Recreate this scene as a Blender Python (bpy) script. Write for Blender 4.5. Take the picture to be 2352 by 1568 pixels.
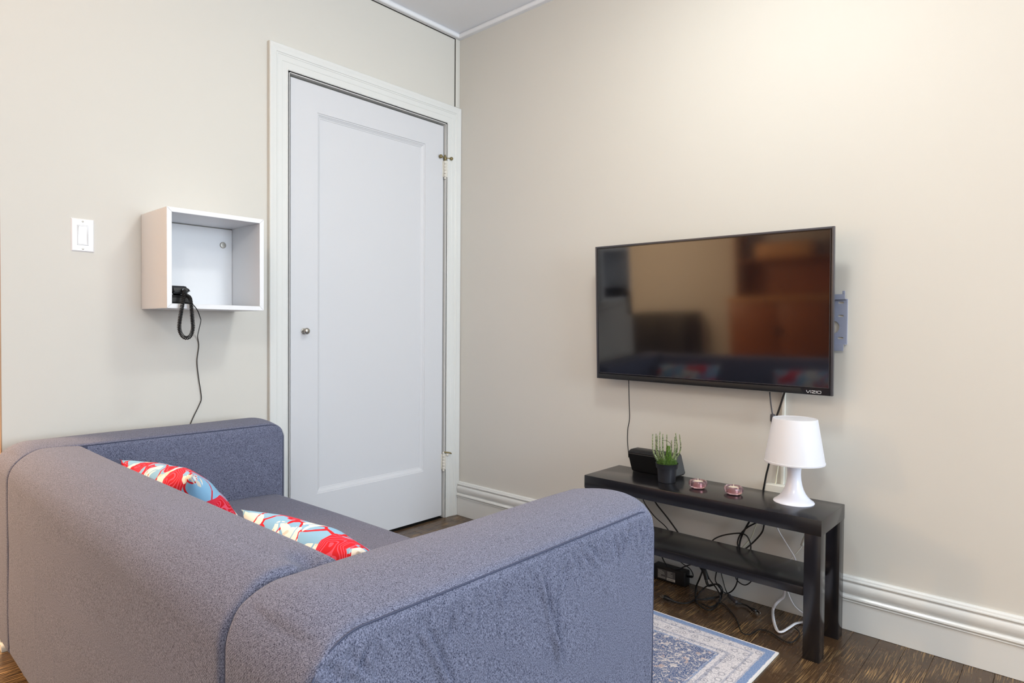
import bpy, bmesh, math, random
import numpy as np
from mathutils import Vector, Matrix

for o in list(bpy.data.objects):
    bpy.data.objects.remove(o, do_unlink=True)
SC = bpy.context.scene
COL = SC.collection
R = math.radians
random.seed(7)

# ------------------------------------------------------------------ camera
CAM = Vector((-2.4296, -2.5941, 1.04))
YAW, PITCH, ROLL, FPX = 48.0378, -1.1365, 0.4283, 1453.2179
def cam_axes():
    a, b, c = R(YAW), R(PITCH), R(ROLL)
    f = Vector((math.sin(a)*math.cos(b), math.cos(a)*math.cos(b), math.sin(b)))
    r = Vector((math.cos(a), -math.sin(a), 0)); u = r.cross(f)
    return r*math.cos(c)+u*math.sin(c), u*math.cos(c)-r*math.sin(c), f
_r, _u, _f = cam_axes()
cd = bpy.data.cameras.new('camera'); cam = bpy.data.objects.new('camera', cd); COL.objects.link(cam)
cd.sensor_fit = 'HORIZONTAL'; cd.sensor_width = 36.0; cd.lens = 36.0*FPX/2352.0
cd.clip_start = 0.02
m = Matrix.Identity(4)
for i in range(3):
    m[i][0], m[i][1], m[i][2], m[i][3] = _r[i], _u[i], -_f[i], CAM[i]
cam.matrix_world = m
SC.camera = cam

# ------------------------------------------------------------------ light and exposure
w = bpy.data.worlds.new('world'); SC.world = w; w.use_nodes = True
bg = w.node_tree.nodes['Background']; bg.inputs[0].default_value = (0.75, 0.86, 1.0, 1); bg.inputs[1].default_value = 1.0
SC.view_settings.view_transform = 'Standard'; SC.view_settings.look = 'None'
SC.view_settings.exposure = -0.08; SC.view_settings.gamma = 1.0
SC.view_settings.use_curve_mapping = False

def light(name, kind, loc, power, color, size=0.3, size_y=None, target=None, spread=None):
    d = bpy.data.lights.new(name, kind); d.energy = power; d.color = color
    if kind == 'AREA':
        d.size = size
        if size_y: d.shape = 'RECTANGLE'; d.size_y = size_y
        else: d.shape = 'DISK'
        if spread: d.spread = spread
    elif kind == 'POINT':
        d.shadow_soft_size = size
    o = bpy.data.objects.new(name, d); COL.objects.link(o); o.location = loc
    if target is not None:
        o.rotation_euler = (Vector(target)-Vector(loc)).to_track_quat('-Z', 'Y').to_euler()
    return o
# daylight through the window in the wall behind the camera's right
light('window_daylight', 'AREA', (-1.15, -6.12, 1.55), 160, (0.77, 0.89, 1.0), 2.0, 1.75, (-1.15, 0, 1.3))
# ceiling lamp of this room (open-sided glow and its downward bowl), kitchen ceiling lamp
light('ceiling_lamp_light', 'POINT', (-0.97, -1.75, 2.47), 12, (0.98, 1.0, 0.95), 0.14)
light('ceiling_lamp_bowl', 'AREA', (-0.97, -1.75, 2.55), 10.5, (0.98, 1.0, 0.95), 0.28, None, (-0.97, -1.75, 0))
light('kitchen_lamp_light', 'POINT', (-2.95, 1.1, 1.55), 235, (1.0, 0.67, 0.39), 0.2)
light('added_fill_light', 'POINT', (-3.0, -2.8, 2.42), 44, (1.0, 0.97, 0.92), 0.18)  # unseen fill, added to brighten the right wall and the sofa's back

# ------------------------------------------------------------------ helpers
def mesh_obj(name, verts, faces, mat, parent=None, smooth=False, kind=None):
    me = bpy.data.meshes.new(name); me.from_pydata([tuple(v) for v in verts], [], faces); me.update()
    return link(name, me, mat, parent, smooth, kind)
def link(name, me, mat, parent=None, smooth=False, kind=None):
    if mat is not None and len(me.materials) == 0:
        for x in (mat if isinstance(mat, (list, tuple)) else [mat]): me.materials.append(x)
    if smooth:
        for p in me.polygons: p.use_smooth = True
    o = bpy.data.objects.new(name, me); COL.objects.link(o)
    if parent is not None: o.parent = parent
    if kind: o['kind'] = kind
    return o
def bmo(name, bm, mat, parent=None, smooth=False, kind=None, autos=None):
    bmesh.ops.recalc_face_normals(bm, faces=bm.faces)
    me = bpy.data.meshes.new(name); bm.to_mesh(me); bm.free()
    o = link(name, me, mat, parent, smooth, kind)
    if autos is not None: shade_auto(o, autos)
    return o
def shade_auto(o, ang=35):
    me = o.data
    for p in me.polygons: p.use_smooth = True
    bm = bmesh.new(); bm.from_mesh(me)
    for e in bm.edges:
        if len(e.link_faces) == 2 and e.calc_face_angle(0) > R(ang): e.smooth = False
        elif len(e.link_faces) != 2: e.smooth = False
    bm.to_mesh(me); bm.free()
def tag(o, label, cat, group=None):
    o['label'] = label; o['category'] = cat
    if group: o['group'] = group
    return o
def empty(name, loc=(0, 0, 0), label=None, cat=None, group=None, rz=0):
    o = bpy.data.objects.new(name, None); COL.objects.link(o); o.location = loc; o.rotation_euler = (0, 0, rz)
    o.empty_display_size = 0.05
    if label: tag(o, label, cat, group)
    return o
def add_box(bm, x0, x1, y0, y1, z0, z1, bev=0.0, segs=2, mtx=None):
    vs = [bm.verts.new((x, y, z)) for x in (x0, x1) for y in (y0, y1) for z in (z0, z1)]
    fs = [bm.faces.new([vs[i] for i in q]) for q in ((0,1,3,2),(4,6,7,5),(0,4,5,1),(2,3,7,6),(0,2,6,4),(1,5,7,3))]
    if mtx is not None:
        for v in vs: v.co = mtx @ v.co
    if bev > 0:
        es = list({e for f in fs for e in f.edges})
        bmesh.ops.bevel(bm, geom=es, offset=bev, segments=segs, affect='EDGES', profile=0.5)
def box(name, x0, x1, y0, y1, z0, z1, mat, parent=None, bev=0.0, segs=2, kind=None):
    bm = bmesh.new(); add_box(bm, x0, x1, y0, y1, z0, z1, bev, segs)
    return bmo(name, bm, mat, parent, kind=kind, autos=40 if bev else None)
def lathe(name, prof, mat, parent=None, loc=(0, 0, 0), n=48, axis='z', autos=40, caps=True):
    vs, fs = [], []
    for r, z in prof:
        for k in range(n):
            a = 2*math.pi*k/n; x, y = r*math.cos(a), r*math.sin(a)
            p = {'z': (x, y, z), 'y': (x, -z, y), 'x': (-z, x, y)}[axis]
            vs.append((p[0]+loc[0], p[1]+loc[1], p[2]+loc[2]))
    for i in range(len(prof)-1):
        for k in range(n):
            a, b = i*n+k, i*n+(k+1) % n
            fs.append((a, b, b+n, a+n))
    if caps:
        fs.append(tuple(range(n))[::-1]); fs.append(tuple((len(prof)-1)*n+k for k in range(n)))
    bm = bmesh.new(); me = bpy.data.meshes.new('t'); me.from_pydata(vs, [], fs); bm.from_mesh(me); bpy.data.meshes.remove(me)
    bmesh.ops.remove_doubles(bm, verts=bm.verts, dist=1e-6)
    return bmo(name, bm, mat, parent, autos=autos)
def catmull(pts, n=8):
    P = [Vector(p) for p in pts]; P = [P[0]*2-P[1]]+P+[P[-1]*2-P[-2]]
    out = []
    for i in range(1, len(P)-2):
        a, b, c, d = P[i-1], P[i], P[i+1], P[i+2]
        for k in range(n):
            t = k/n
            out.append(0.5*((2*b)+(c-a)*t+(2*a-5*b+4*c-d)*t*t+(3*b-a-3*c+d)*t**3))
    out.append(P[-2]); return out
def tube_mesh(path, rad, sides=8, flat=None):
    """vertices and faces of a tube along path; flat=(wide, thin) makes a two-core flat cord"""
    vs, fs = [], []
    n = len(path); up = None
    for i, p in enumerate(path):
        t = (path[min(i+1, n-1)]-path[max(i-1, 0)]).normalized()
        if up is None:
            up = Vector((0, 0, 1)) if abs(t.z) < 0.9 else Vector((1, 0, 0))
        s = t.cross(up)
        if s.length < 1e-6: s = t.orthogonal()
        s.normalize(); up = s.cross(t).normalized()
        for k in range(sides):
            a = 2*math.pi*k/sides
            ra, rb = (flat if flat else (rad, rad))
            vs.append(p+s*math.cos(a)*ra+up*math.sin(a)*rb)
    for i in range(n-1):
        for k in range(sides):
            a, b = i*sides+k, i*sides+(k+1) % sides
            fs.append((a, b, b+sides, a+sides))
    fs.append(tuple(range(sides))[::-1]); fs.append(tuple((n-1)*sides+k for k in range(sides)))
    return vs, fs
def tube(name, pts, rad, mat, parent=None, sides=8, n=8, flat=None, smooth_path=True):
    path = catmull(pts, n) if smooth_path else [Vector(p) for p in pts]
    vs, fs = tube_mesh(path, rad, sides, flat)
    return mesh_obj(name, vs, fs, mat, parent, smooth=True)
def sweep_profile(name, prof, p0, p1, out, mat, parent=None, kind=None, autos=30, m0=0, m1=0):
    """extrude profile (d, h) between p0 and p1; d along 'out', h along z (mitre offsets m0, m1 times d)"""
    p0, p1, out = Vector(p0), Vector(p1), Vector(out); t = (p1-p0).normalized()
    vs, fs = [], []
    for p, mm in ((p0, m0), (p1, m1)):
        for d, h in prof: vs.append(p+out*d+Vector((0, 0, h))+t*mm*d)
    n = len(prof)
    for k in range(n):
        fs.append((k, (k+1) % n, n+(k+1) % n, n+k))
    fs.append(tuple(range(n))); fs.append(tuple(range(2*n-1, n-1, -1)))
    bm = bmesh.new(); me = bpy.data.meshes.new('t'); me.from_pydata([tuple(v) for v in vs], [], fs); bm.from_mesh(me); bpy.data.meshes.remove(me)
    return bmo(name, bm, mat, parent, kind=kind, autos=autos)
def soft_box(name, lo, hi, n, r, mat, parent=None, warp=None, disp=None):
    """dense rounded box: n=(nx,ny,nz) grid, edge radius r; warp moves points, disp(co, nor) adds cloth folds"""
    lo, hi = np.array(lo, float), np.array(hi, float)
    idx, vs, fs = {}, [], []
    def vid(i, j, k):
        if (i, j, k) not in idx:
            idx[(i, j, k)] = len(vs); vs.append((i/n[0], j/n[1], k/n[2]))
        return idx[(i, j, k)]
    nx, ny, nz = n
    for i in range(nx):
        for j in range(ny):
            fs.append([vid(i,j,0), vid(i,j+1,0), vid(i+1,j+1,0), vid(i+1,j,0)])
            fs.append([vid(i,j,nz), vid(i+1,j,nz), vid(i+1,j+1,nz), vid(i,j+1,nz)])
    for i in range(nx):
        for k in range(nz):
            fs.append([vid(i,0,k), vid(i+1,0,k), vid(i+1,0,k+1), vid(i,0,k+1)])
            fs.append([vid(i,ny,k), vid(i,ny,k+1), vid(i+1,ny,k+1), vid(i+1,ny,k)])
    for j in range(ny):
        for k in range(nz):
            fs.append([vid(0,j,k), vid(0,j,k+1), vid(0,j+1,k+1), vid(0,j+1,k)])
            fs.append([vid(nx,j,k), vid(nx,j+1,k), vid(nx,j+1,k+1), vid(nx,j,k+1)])
    V = np.array(vs)
    # denser rows near the edges so the rounding has geometry
    V = 0.5-0.5*np.sign(0.5-V)*(1-(1-np.abs(1-2*V))**1.0) if False else V
    P = lo+V*(hi-lo)
    r = np.minimum(np.array(r, float), (hi-lo)/2*0.98) if np.ndim(r) else np.full(3, min(r, (hi-lo).min()/2*0.98))
    Q = np.clip(P, lo+r, hi-r); D = (P-Q)/r
    L = np.linalg.norm(D, axis=1, keepdims=True); Mx = np.abs(D).max(axis=1, keepdims=True)
    P = np.where(L > 1e-9, Q+r*D*Mx/np.maximum(L, 1e-9), P)
    if warp is not None: P = warp(P)
    me = bpy.data.meshes.new(name); me.from_pydata([tuple(p) for p in P], [], fs); me.update()
    if disp is not None:
        N = np.zeros(len(P)*3); me.vertices.foreach_get('normal', N); N = N.reshape(-1, 3)
        P = P+N*disp(P, N)[:, None]
        me.vertices.foreach_set('co', P.ravel()); me.update()
    return link(name, me, mat, parent, smooth=True)

# ------------------------------------------------------------------ materials
def new_mat(name):
    m = bpy.data.materials.new(name); m.use_nodes = True
    nt = m.node_tree; return m, nt, nt.nodes['Principled BSDF']
def srgb(r, g, b):
    f = lambda c: ((c/255+0.055)/1.055)**2.4 if c > 10 else c/255/12.92
    return (f(r), f(g), f(b), 1)
def plain(name, col, rough=0.5, metal=0.0, spec=0.5, noise=0.0, nscale=30, bump=0.0, bscale=200, coat=0.0):
    m, nt, b = new_mat(name)
    b.inputs['Base Color'].default_value = col; b.inputs['Roughness'].default_value = rough
    b.inputs['Metallic'].default_value = metal; b.inputs['Specular IOR Level'].default_value = spec
    b.inputs['Coat Weight'].default_value = coat
    tc = nt.nodes.new('ShaderNodeTexCoord')
    if noise > 0:
        n = nt.nodes.new('ShaderNodeTexNoise'); n.inputs['Scale'].default_value = nscale; n.inputs['Detail'].default_value = 4
        nt.links.new(tc.outputs['Object'], n.inputs['Vector'])
        mx = nt.nodes.new('ShaderNodeMix'); mx.data_type = 'RGBA'
        mx.inputs[6].default_value = tuple(c*(1-noise) for c in col[:3])+(1,); mx.inputs[7].default_value = tuple(min(1, c*(1+noise)) for c in col[:3])+(1,)
        nt.links.new(n.outputs['Fac'], mx.inputs[0]); nt.links.new(mx.outputs[2], b.inputs['Base Color'])
    if bump > 0:
        n2 = nt.nodes.new('ShaderNodeTexNoise'); n2.inputs['Scale'].default_value = bscale; n2.inputs['Detail'].default_value = 3
        nt.links.new(tc.outputs['Object'], n2.inputs['Vector'])
        bp = nt.nodes.new('ShaderNodeBump'); bp.inputs['Strength'].default_value = bump; bp.inputs['Distance'].default_value = 0.002
        nt.links.new(n2.outputs['Fac'], bp.inputs['Height']); nt.links.new(bp.outputs['Normal'], b.inputs['Normal'])
    return m
class NB:
    """tiny node-building helper"""
    def __init__(s, nt): s.nt = nt
    def n(s, t, **kw):
        x = s.nt.nodes.new(t)
        for k, v in kw.items(): setattr(x, k, v)
        return x
    def put(s, v, sock):
        if hasattr(v, 'is_output'): s.nt.links.new(v, sock)
        elif v is not None: sock.default_value = v
    def math(s, op, a, b=None, c=None, clamp=False):
        x = s.n('ShaderNodeMath', operation=op, use_clamp=clamp)
        for i, v in enumerate((a, b, c)):
            if v is not None: s.put(v, x.inputs[i])
        return x.outputs[0]
    def mix(s, f, a, b):
        x = s.n('ShaderNodeMix', data_type='RGBA'); s.put(f, x.inputs[0]); s.put(a, x.inputs[6]); s.put(b, x.inputs[7]); return x.outputs[2]
    def ramp(s, f, stops, interp='LINEAR'):
        x = s.n('ShaderNodeValToRGB'); x.color_ramp.interpolation = interp
        el = x.color_ramp.elements
        while len(el) > 1: el.remove(el[-1])
        el[0].position = stops[0][0]; el[0].color = stops[0][1]
        for p, c in stops[1:]:
            e = el.new(p); e.color = c
        s.put(f, x.inputs[0]); return x.outputs[0]
    def noise(s, vec, scale, detail=3, rough=0.5, dist=0.0):
        x = s.n('ShaderNodeTexNoise'); s.put(vec, x.inputs['Vector']); x.inputs['Scale'].default_value = scale
        x.inputs['Detail'].default_value = detail; x.inputs['Roughness'].default_value = rough; x.inputs['Distortion'].default_value = dist
        return x.outputs['Fac']
    def mapping(s, vec, scale=(1, 1, 1), rot=(0, 0, 0), loc=(0, 0, 0)):
        x = s.n('ShaderNodeMapping'); s.put(vec, x.inputs['Vector'])
        x.inputs['Scale'].default_value = scale; x.inputs['Rotation'].default_value = rot; x.inputs['Location'].default_value = loc
        return x.outputs[0]
    def bump(s, h, strength, dist, bsdf):
        x = s.n('ShaderNodeBump'); x.inputs['Strength'].default_value = strength; x.inputs['Distance'].default_value = dist
        s.put(h, x.inputs['Height']); s.nt.links.new(x.outputs[0], bsdf.inputs['Normal'])

M = {}
M['wall'] = plain('wall_paint', srgb(212, 209, 202), 0.55, spec=0.25, noise=0.012, nscale=3, bump=0.06, bscale=60)
M['ceiling'] = plain('ceiling_paint', srgb(236, 237, 240), 0.7, spec=0.2, noise=0.01, nscale=4)
M['trim'] = plain('trim_paint', srgb(222, 223, 221), 0.22, spec=0.5, bump=0.03, bscale=25)
M['door'] = plain('door_paint', srgb(212, 213, 217), 0.38, spec=0.4, bump=0.03, bscale=18)
M['white_lam'] = plain('white_laminate', srgb(232, 233, 236), 0.35, spec=0.4)
M['edge_tan'] = plain('laminate_side', srgb(222, 214, 204), 0.45, spec=0.4)
M['switch'] = plain('switch_plastic', srgb(240, 240, 243), 0.28, spec=0.5)
M['chrome'] = plain('brushed_nickel', srgb(176, 172, 164), 0.3, metal=1.0)
M['brass'] = plain('old_brass', srgb(140, 128, 92), 0.45, metal=0.8, noise=0.15, nscale=60)
M['hinge'] = plain('painted_hinge', srgb(218, 214, 204), 0.45, spec=0.4, noise=0.05, nscale=80)
M['black_lam'] = plain('black_brown_laminate', (0.0085, 0.008, 0.010, 1), 0.22, spec=0.72)
M['black_matte'] = plain('black_plastic', (0.010, 0.010, 0.011, 1), 0.45, spec=0.4)
M['black_gloss'] = plain('black_gloss', (0.006, 0.006, 0.007, 1), 0.16, spec=0.5)
M['tv_back'] = plain('tv_side_plastic', (0.05, 0.047, 0.055, 1), 0.4, spec=0.5)
M['tv_side'] = plain('tv_bezel_metal', (0.075, 0.072, 0.082, 1), 0.35, metal=0.3)
M['cord'] = plain('cord_rubber', (0.006, 0.0055, 0.006, 1), 0.4, spec=0.45)
M['cord_brown'] = plain('cord_black_worn', (0.012, 0.009, 0.008, 1), 0.5, spec=0.4)
M['cord_white'] = plain('cord_white', srgb(232, 232, 238), 0.4)
M['cord_cream'] = plain('cord_cream', srgb(222, 220, 196), 0.45)
M['prong'] = plain('plug_prong', srgb(190, 188, 180), 0.25, metal=1.0)
M['bracket'] = plain('bracket_steel', srgb(156, 163, 186), 0.4, metal=0.15, spec=0.5)
M['pot'] = plain('pot_plastic', (0.019, 0.020, 0.026, 1), 0.42, spec=0.4)
M['soil'] = plain('soil', (0.02, 0.014, 0.008, 1), 0.9, noise=0.4, nscale=200)
M['wax'] = plain('candle_wax', srgb(240, 226, 206), 0.45)
M['alu'] = plain('tealight_cup', srgb(200, 190, 186), 0.3, metal=0.9)
M['lamp_white'] = plain('lamp_plastic', srgb(232, 234, 246), 0.18, spec=0.5)
M['logo'] = plain('logo_silver', srgb(225, 225, 228), 0.3)
M['label_grey'] = plain('label_grey', srgb(92, 92, 94), 0.5)
M['label_white'] = plain('label_white', srgb(196, 196, 192), 0.5)
M['gap'] = plain('dark_gap', (0.02, 0.018, 0.014, 1), 0.8)
M['raceway'] = plain('raceway_plastic', srgb(226, 225, 216), 0.4)
M['back_wood'] = plain('warm_wood', srgb(150, 84, 40), 0.4, noise=0.25, nscale=6)
M['back_wood_light'] = plain('pale_wood', srgb(196, 140, 84), 0.45, noise=0.15, nscale=6)
M['back_black'] = plain('matte_black', (0.012, 0.012, 0.014, 1), 0.5)

def mat_shade():
    m, nt, b = new_mat('lamp_shade'); B = NB(nt)
    b.inputs['Base Color'].default_value = srgb(244, 244, 248); b.inputs['Roughness'].default_value = 0.5
    tr = B.n('ShaderNodeBsdfTranslucent'); tr.inputs['Color'].default_value = srgb(244, 244, 248)
    ms = B.n('ShaderNodeMixShader'); ms.inputs[0].default_value = 0.3
    nt.links.new(b.outputs[0], ms.inputs[1]); nt.links.new(tr.outputs[0], ms.inputs[2])
    nt.links.new(ms.outputs[0], nt.nodes['Material Output'].inputs['Surface']); return m
M['shade'] = mat_shade()

def mat_screen():
    m, nt, b = new_mat('tv_screen')
    b.inputs['Base Color'].default_value = (0.004, 0.004, 0.006, 1); b.inputs['Roughness'].default_value = 0.075
    b.inputs['IOR'].default_value = 1.85; b.inputs['Specular IOR Level'].default_value = 0.5
    return m
M['screen'] = mat_screen()

def mat_pink():
    m, nt, b = new_mat('pink_glass')
    b.inputs['Base Color'].default_value = srgb(255, 214, 220); b.inputs['Roughness'].default_value = 0.02
    b.inputs['Transmission Weight'].default_value = 0.92; b.inputs['IOR'].default_value = 1.45
    return m
M['pink'] = mat_pink()

def mat_fabric(name, dark, light_, tint=1.0):
    m, nt, b = new_mat(name); B = NB(nt); tc = B.n('ShaderNodeTexCoord').outputs['Object']
    n1 = B.noise(tc, 560, 2, 0.7)
    n2 = B.noise(B.mapping(tc, (1, 1, 0.35)), 900, 1, 0.6)
    s = B.math('ADD', B.math('MULTIPLY', n1, 0.55), B.math('MULTIPLY', n2, 0.45))
    big = B.noise(tc, 5, 3)
    s = B.math('ADD', s, B.math('MULTIPLY', B.math('SUBTRACT', big, 0.5), 0.03))
    c = B.ramp(s, [(0.36, dark), (0.50, tuple((a+b_)/2 for a, b_ in zip(dark, light_))), (0.66, light_)])
    nt.links.new(c, b.inputs['Base Color'])
    b.inputs['Roughness'].default_value = 0.95; b.inputs['Specular IOR Level'].default_value = 0.12
    b.inputs['Sheen Weight'].default_value = 0.1; b.inputs['Sheen Roughness'].default_value = 0.5
    wv = B.n('ShaderNodeTexWave', wave_type='BANDS', bands_direction='DIAGONAL'); wv.inputs['Scale'].default_value = 140
    wv.inputs['Distortion'].default_value = 0.4
    nt.links.new(tc, wv.inputs['Vector'])
    h = B.math('ADD', B.math('MULTIPLY', wv.outputs['Fac'], 0.4), n1)
    B.bump(h, 0.35, 0.0012, b)
    return m
M['sofa'] = mat_fabric('sofa_fabric', srgb(35, 40, 62), srgb(140, 145, 169))
M['stitch'] = plain('stitch_thread', srgb(120, 126, 150), 0.9, spec=0.1)
M['seam'] = plain('seam_thread', srgb(74, 79, 100), 0.9, spec=0.1)

def mat_wood_floor():
    m, nt, b = new_mat('dark_hardwood'); B = NB(nt); tc = B.n('ShaderNodeTexCoord').outputs['Object']
    oi = B.n('ShaderNodeObjectInfo').outputs['Random']
    off = B.n('ShaderNodeCombineXYZ'); nt.links.new(B.math('MULTIPLY', oi, 37.0), off.inputs[0]); nt.links.new(B.math('MULTIPLY', oi, 91.0), off.inputs[1])
    va = B.n('ShaderNodeVectorMath', operation='ADD'); nt.links.new(tc, va.inputs[0]); nt.links.new(off.outputs[0], va.inputs[1])
    v = va.outputs[0]
    warp = B.noise(B.mapping(v, (2.2, 9, 1)), 1.0, 2)
    wv = B.n('ShaderNodeVectorMath', operation='ADD'); nt.links.new(v, wv.inputs[0])
    cx = B.n('ShaderNodeCombineXYZ'); nt.links.new(B.math('MULTIPLY', B.math('SUBTRACT', warp, 0.5), 0.05), cx.inputs[1]); nt.links.new(cx.outputs[0], wv.inputs[1])
    grain = B.noise(B.mapping(wv.outputs[0], (8, 290, 1)), 1.0, 3, 0.65)
    fine = B.noise(B.mapping(v, (26, 330, 1)), 1.0, 2, 0.6)
    patch = B.noise(v, 5.0, 4, 0.6)
    worn = B.math('MULTIPLY', B.ramp(grain, [(0.50, (0, 0, 0, 1)), (0.66, (1, 1, 1, 1))]), B.ramp(patch, [(0.44, (0.05, 0.05, 0.05, 1)), (0.60, (1, 1, 1, 1))]))
    base = B.mix(fine, srgb(40, 29, 19), srgb(88, 66, 46))
    base = B.mix(B.math('MULTIPLY', oi, 0.45), base, srgb(82, 62, 46))
    c = B.mix(B.math('MULTIPLY', worn, 0.85), base, srgb(188, 152, 102))
    nt.links.new(c, b.inputs['Base Color'])
    nt.links.new(B.math('ADD', 0.26, B.math('MULTIPLY', worn, 0.25)), b.inputs['Roughness'])
    b.inputs['Specular IOR Level'].default_value = 0.5
    B.bump(grain, 0.22, 0.001, b)
    return m
M['floor'] = mat_wood_floor()

RUG_HX, RUG_HY = 0.43, 0.80
def mat_rug():
    m, nt, b = new_mat('distressed_rug'); B = NB(nt); tc = B.n('ShaderNodeTexCoord').outputs['Object']
    sp = B.n('ShaderNodeSeparateXYZ'); nt.links.new(tc, sp.inputs[0])
    dx = B.math('SUBTRACT', RUG_HX, B.math('ABSOLUTE', sp.outputs[0])); dy = B.math('SUBTRACT', RUG_HY, B.math('ABSOLUTE', sp.outputs[1]))
    d = B.math('MINIMUM', dx, dy)
    d = B.math('ADD', d, B.math('MULTIPLY', B.math('SUBTRACT', B.noise(tc, 90, 2), 0.5), 0.006))
    blue, navy = srgb(112, 138, 180), srgb(44, 76, 124)
    ivory, grey, char = srgb(222, 217, 219), srgb(170, 172, 188), srgb(80, 84, 106)
    bands = B.ramp(B.math('MULTIPLY', d, 3.0), [(0.0, ivory), (0.012, blue), (0.085, grey), (0.10, ivory), (0.165, grey), (0.185, ivory), (0.33, grey), (0.36, ivory), (0.405, blue), (0.43, navy)], 'CONSTANT')
    # ornament: small rosettes and scrolls
    vo = B.n('ShaderNodeTexVoronoi', feature='F1'); vo.inputs['Scale'].default_value = 30; vo.inputs['Randomness'].default_value = 0.65; nt.links.new(tc, vo.inputs['Vector'])
    ring = B.ramp(vo.outputs['Distance'], [(0.0, (1, 1, 1, 1)), (0.14, (0, 0, 0, 1)), (0.26, (1, 1, 1, 1)), (0.36, (0, 0, 0, 1))], 'CONSTANT')
    vo2 = B.n('ShaderNodeTexVoronoi', feature='DISTANCE_TO_EDGE'); vo2.inputs['Scale'].default_value = 46; nt.links.new(tc, vo2.inputs['Vector'])
    lines = B.ramp(vo2.outputs['Distance'], [(0.0, (1, 1, 1, 1)), (0.05, (0, 0, 0, 1))])
    orn = B.math('MAXIMUM', B.math('MULTIPLY', ring, 0.6), B.math('MULTIPLY', lines, 0.45))
    inborder = B.math('GREATER_THAN', d, 0.03); infield = B.math('GREATER_THAN', d, 0.14)
    # field: beige blotches over the navy
    blot = B.ramp(B.noise(tc, 38, 5, 0.75, 1.6), [(0.53, (0, 0, 0, 1)), (0.58, (1, 1, 1, 1))])
    c = B.mix(B.math('MULTIPLY', B.math('MULTIPLY', orn, inborder), B.math('SUBTRACT', 1.0, infield)), bands, char)
    c = B.mix(B.math('MULTIPLY', infield, blot), c, srgb(214, 204, 198))
    c = B.mix(B.math('MULTIPLY', B.math('MULTIPLY', infield, B.math('GREATER_THAN', B.noise(tc, 40, 3), 0.65)), 0.8), c, srgb(196, 166, 150))
    # distressing: threads worn pale, threads left dark
    w1 = B.ramp(B.noise(B.mapping(tc, (1, 2.4, 1)), 150, 3, 0.8), [(0.47, (0, 0, 0, 1)), (0.56, (1, 1, 1, 1))])
    c = B.mix(B.math('MULTIPLY', B.math('MULTIPLY', w1, B.math('ADD', B.math('MULTIPLY', inborder, 0.6), 0.4)), 0.55), c, ivory)
    w2 = B.ramp(B.noise(B.mapping(tc, (2.4, 1, 1), loc=(3, 1, 0)), 160, 3, 0.8), [(0.50, (0, 0, 0, 1)), (0.58, (1, 1, 1, 1))])
    c = B.mix(B.math('MULTIPLY', B.math('MULTIPLY', w2, inborder), 0.5), c, srgb(96, 104, 134))
    nt.links.new(c, b.inputs['Base Color']); b.inputs['Roughness'].default_value = 0.95; b.inputs['Specular IOR Level'].default_value = 0.1
    B.bump(B.noise(tc, 420, 2), 0.5, 0.0015, b)
    return m
M['rug'] = mat_rug()
M['rug_edge'] = plain('rug_binding', srgb(216, 212, 206), 0.95, spec=0.1, bump=0.4, bscale=500)

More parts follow.
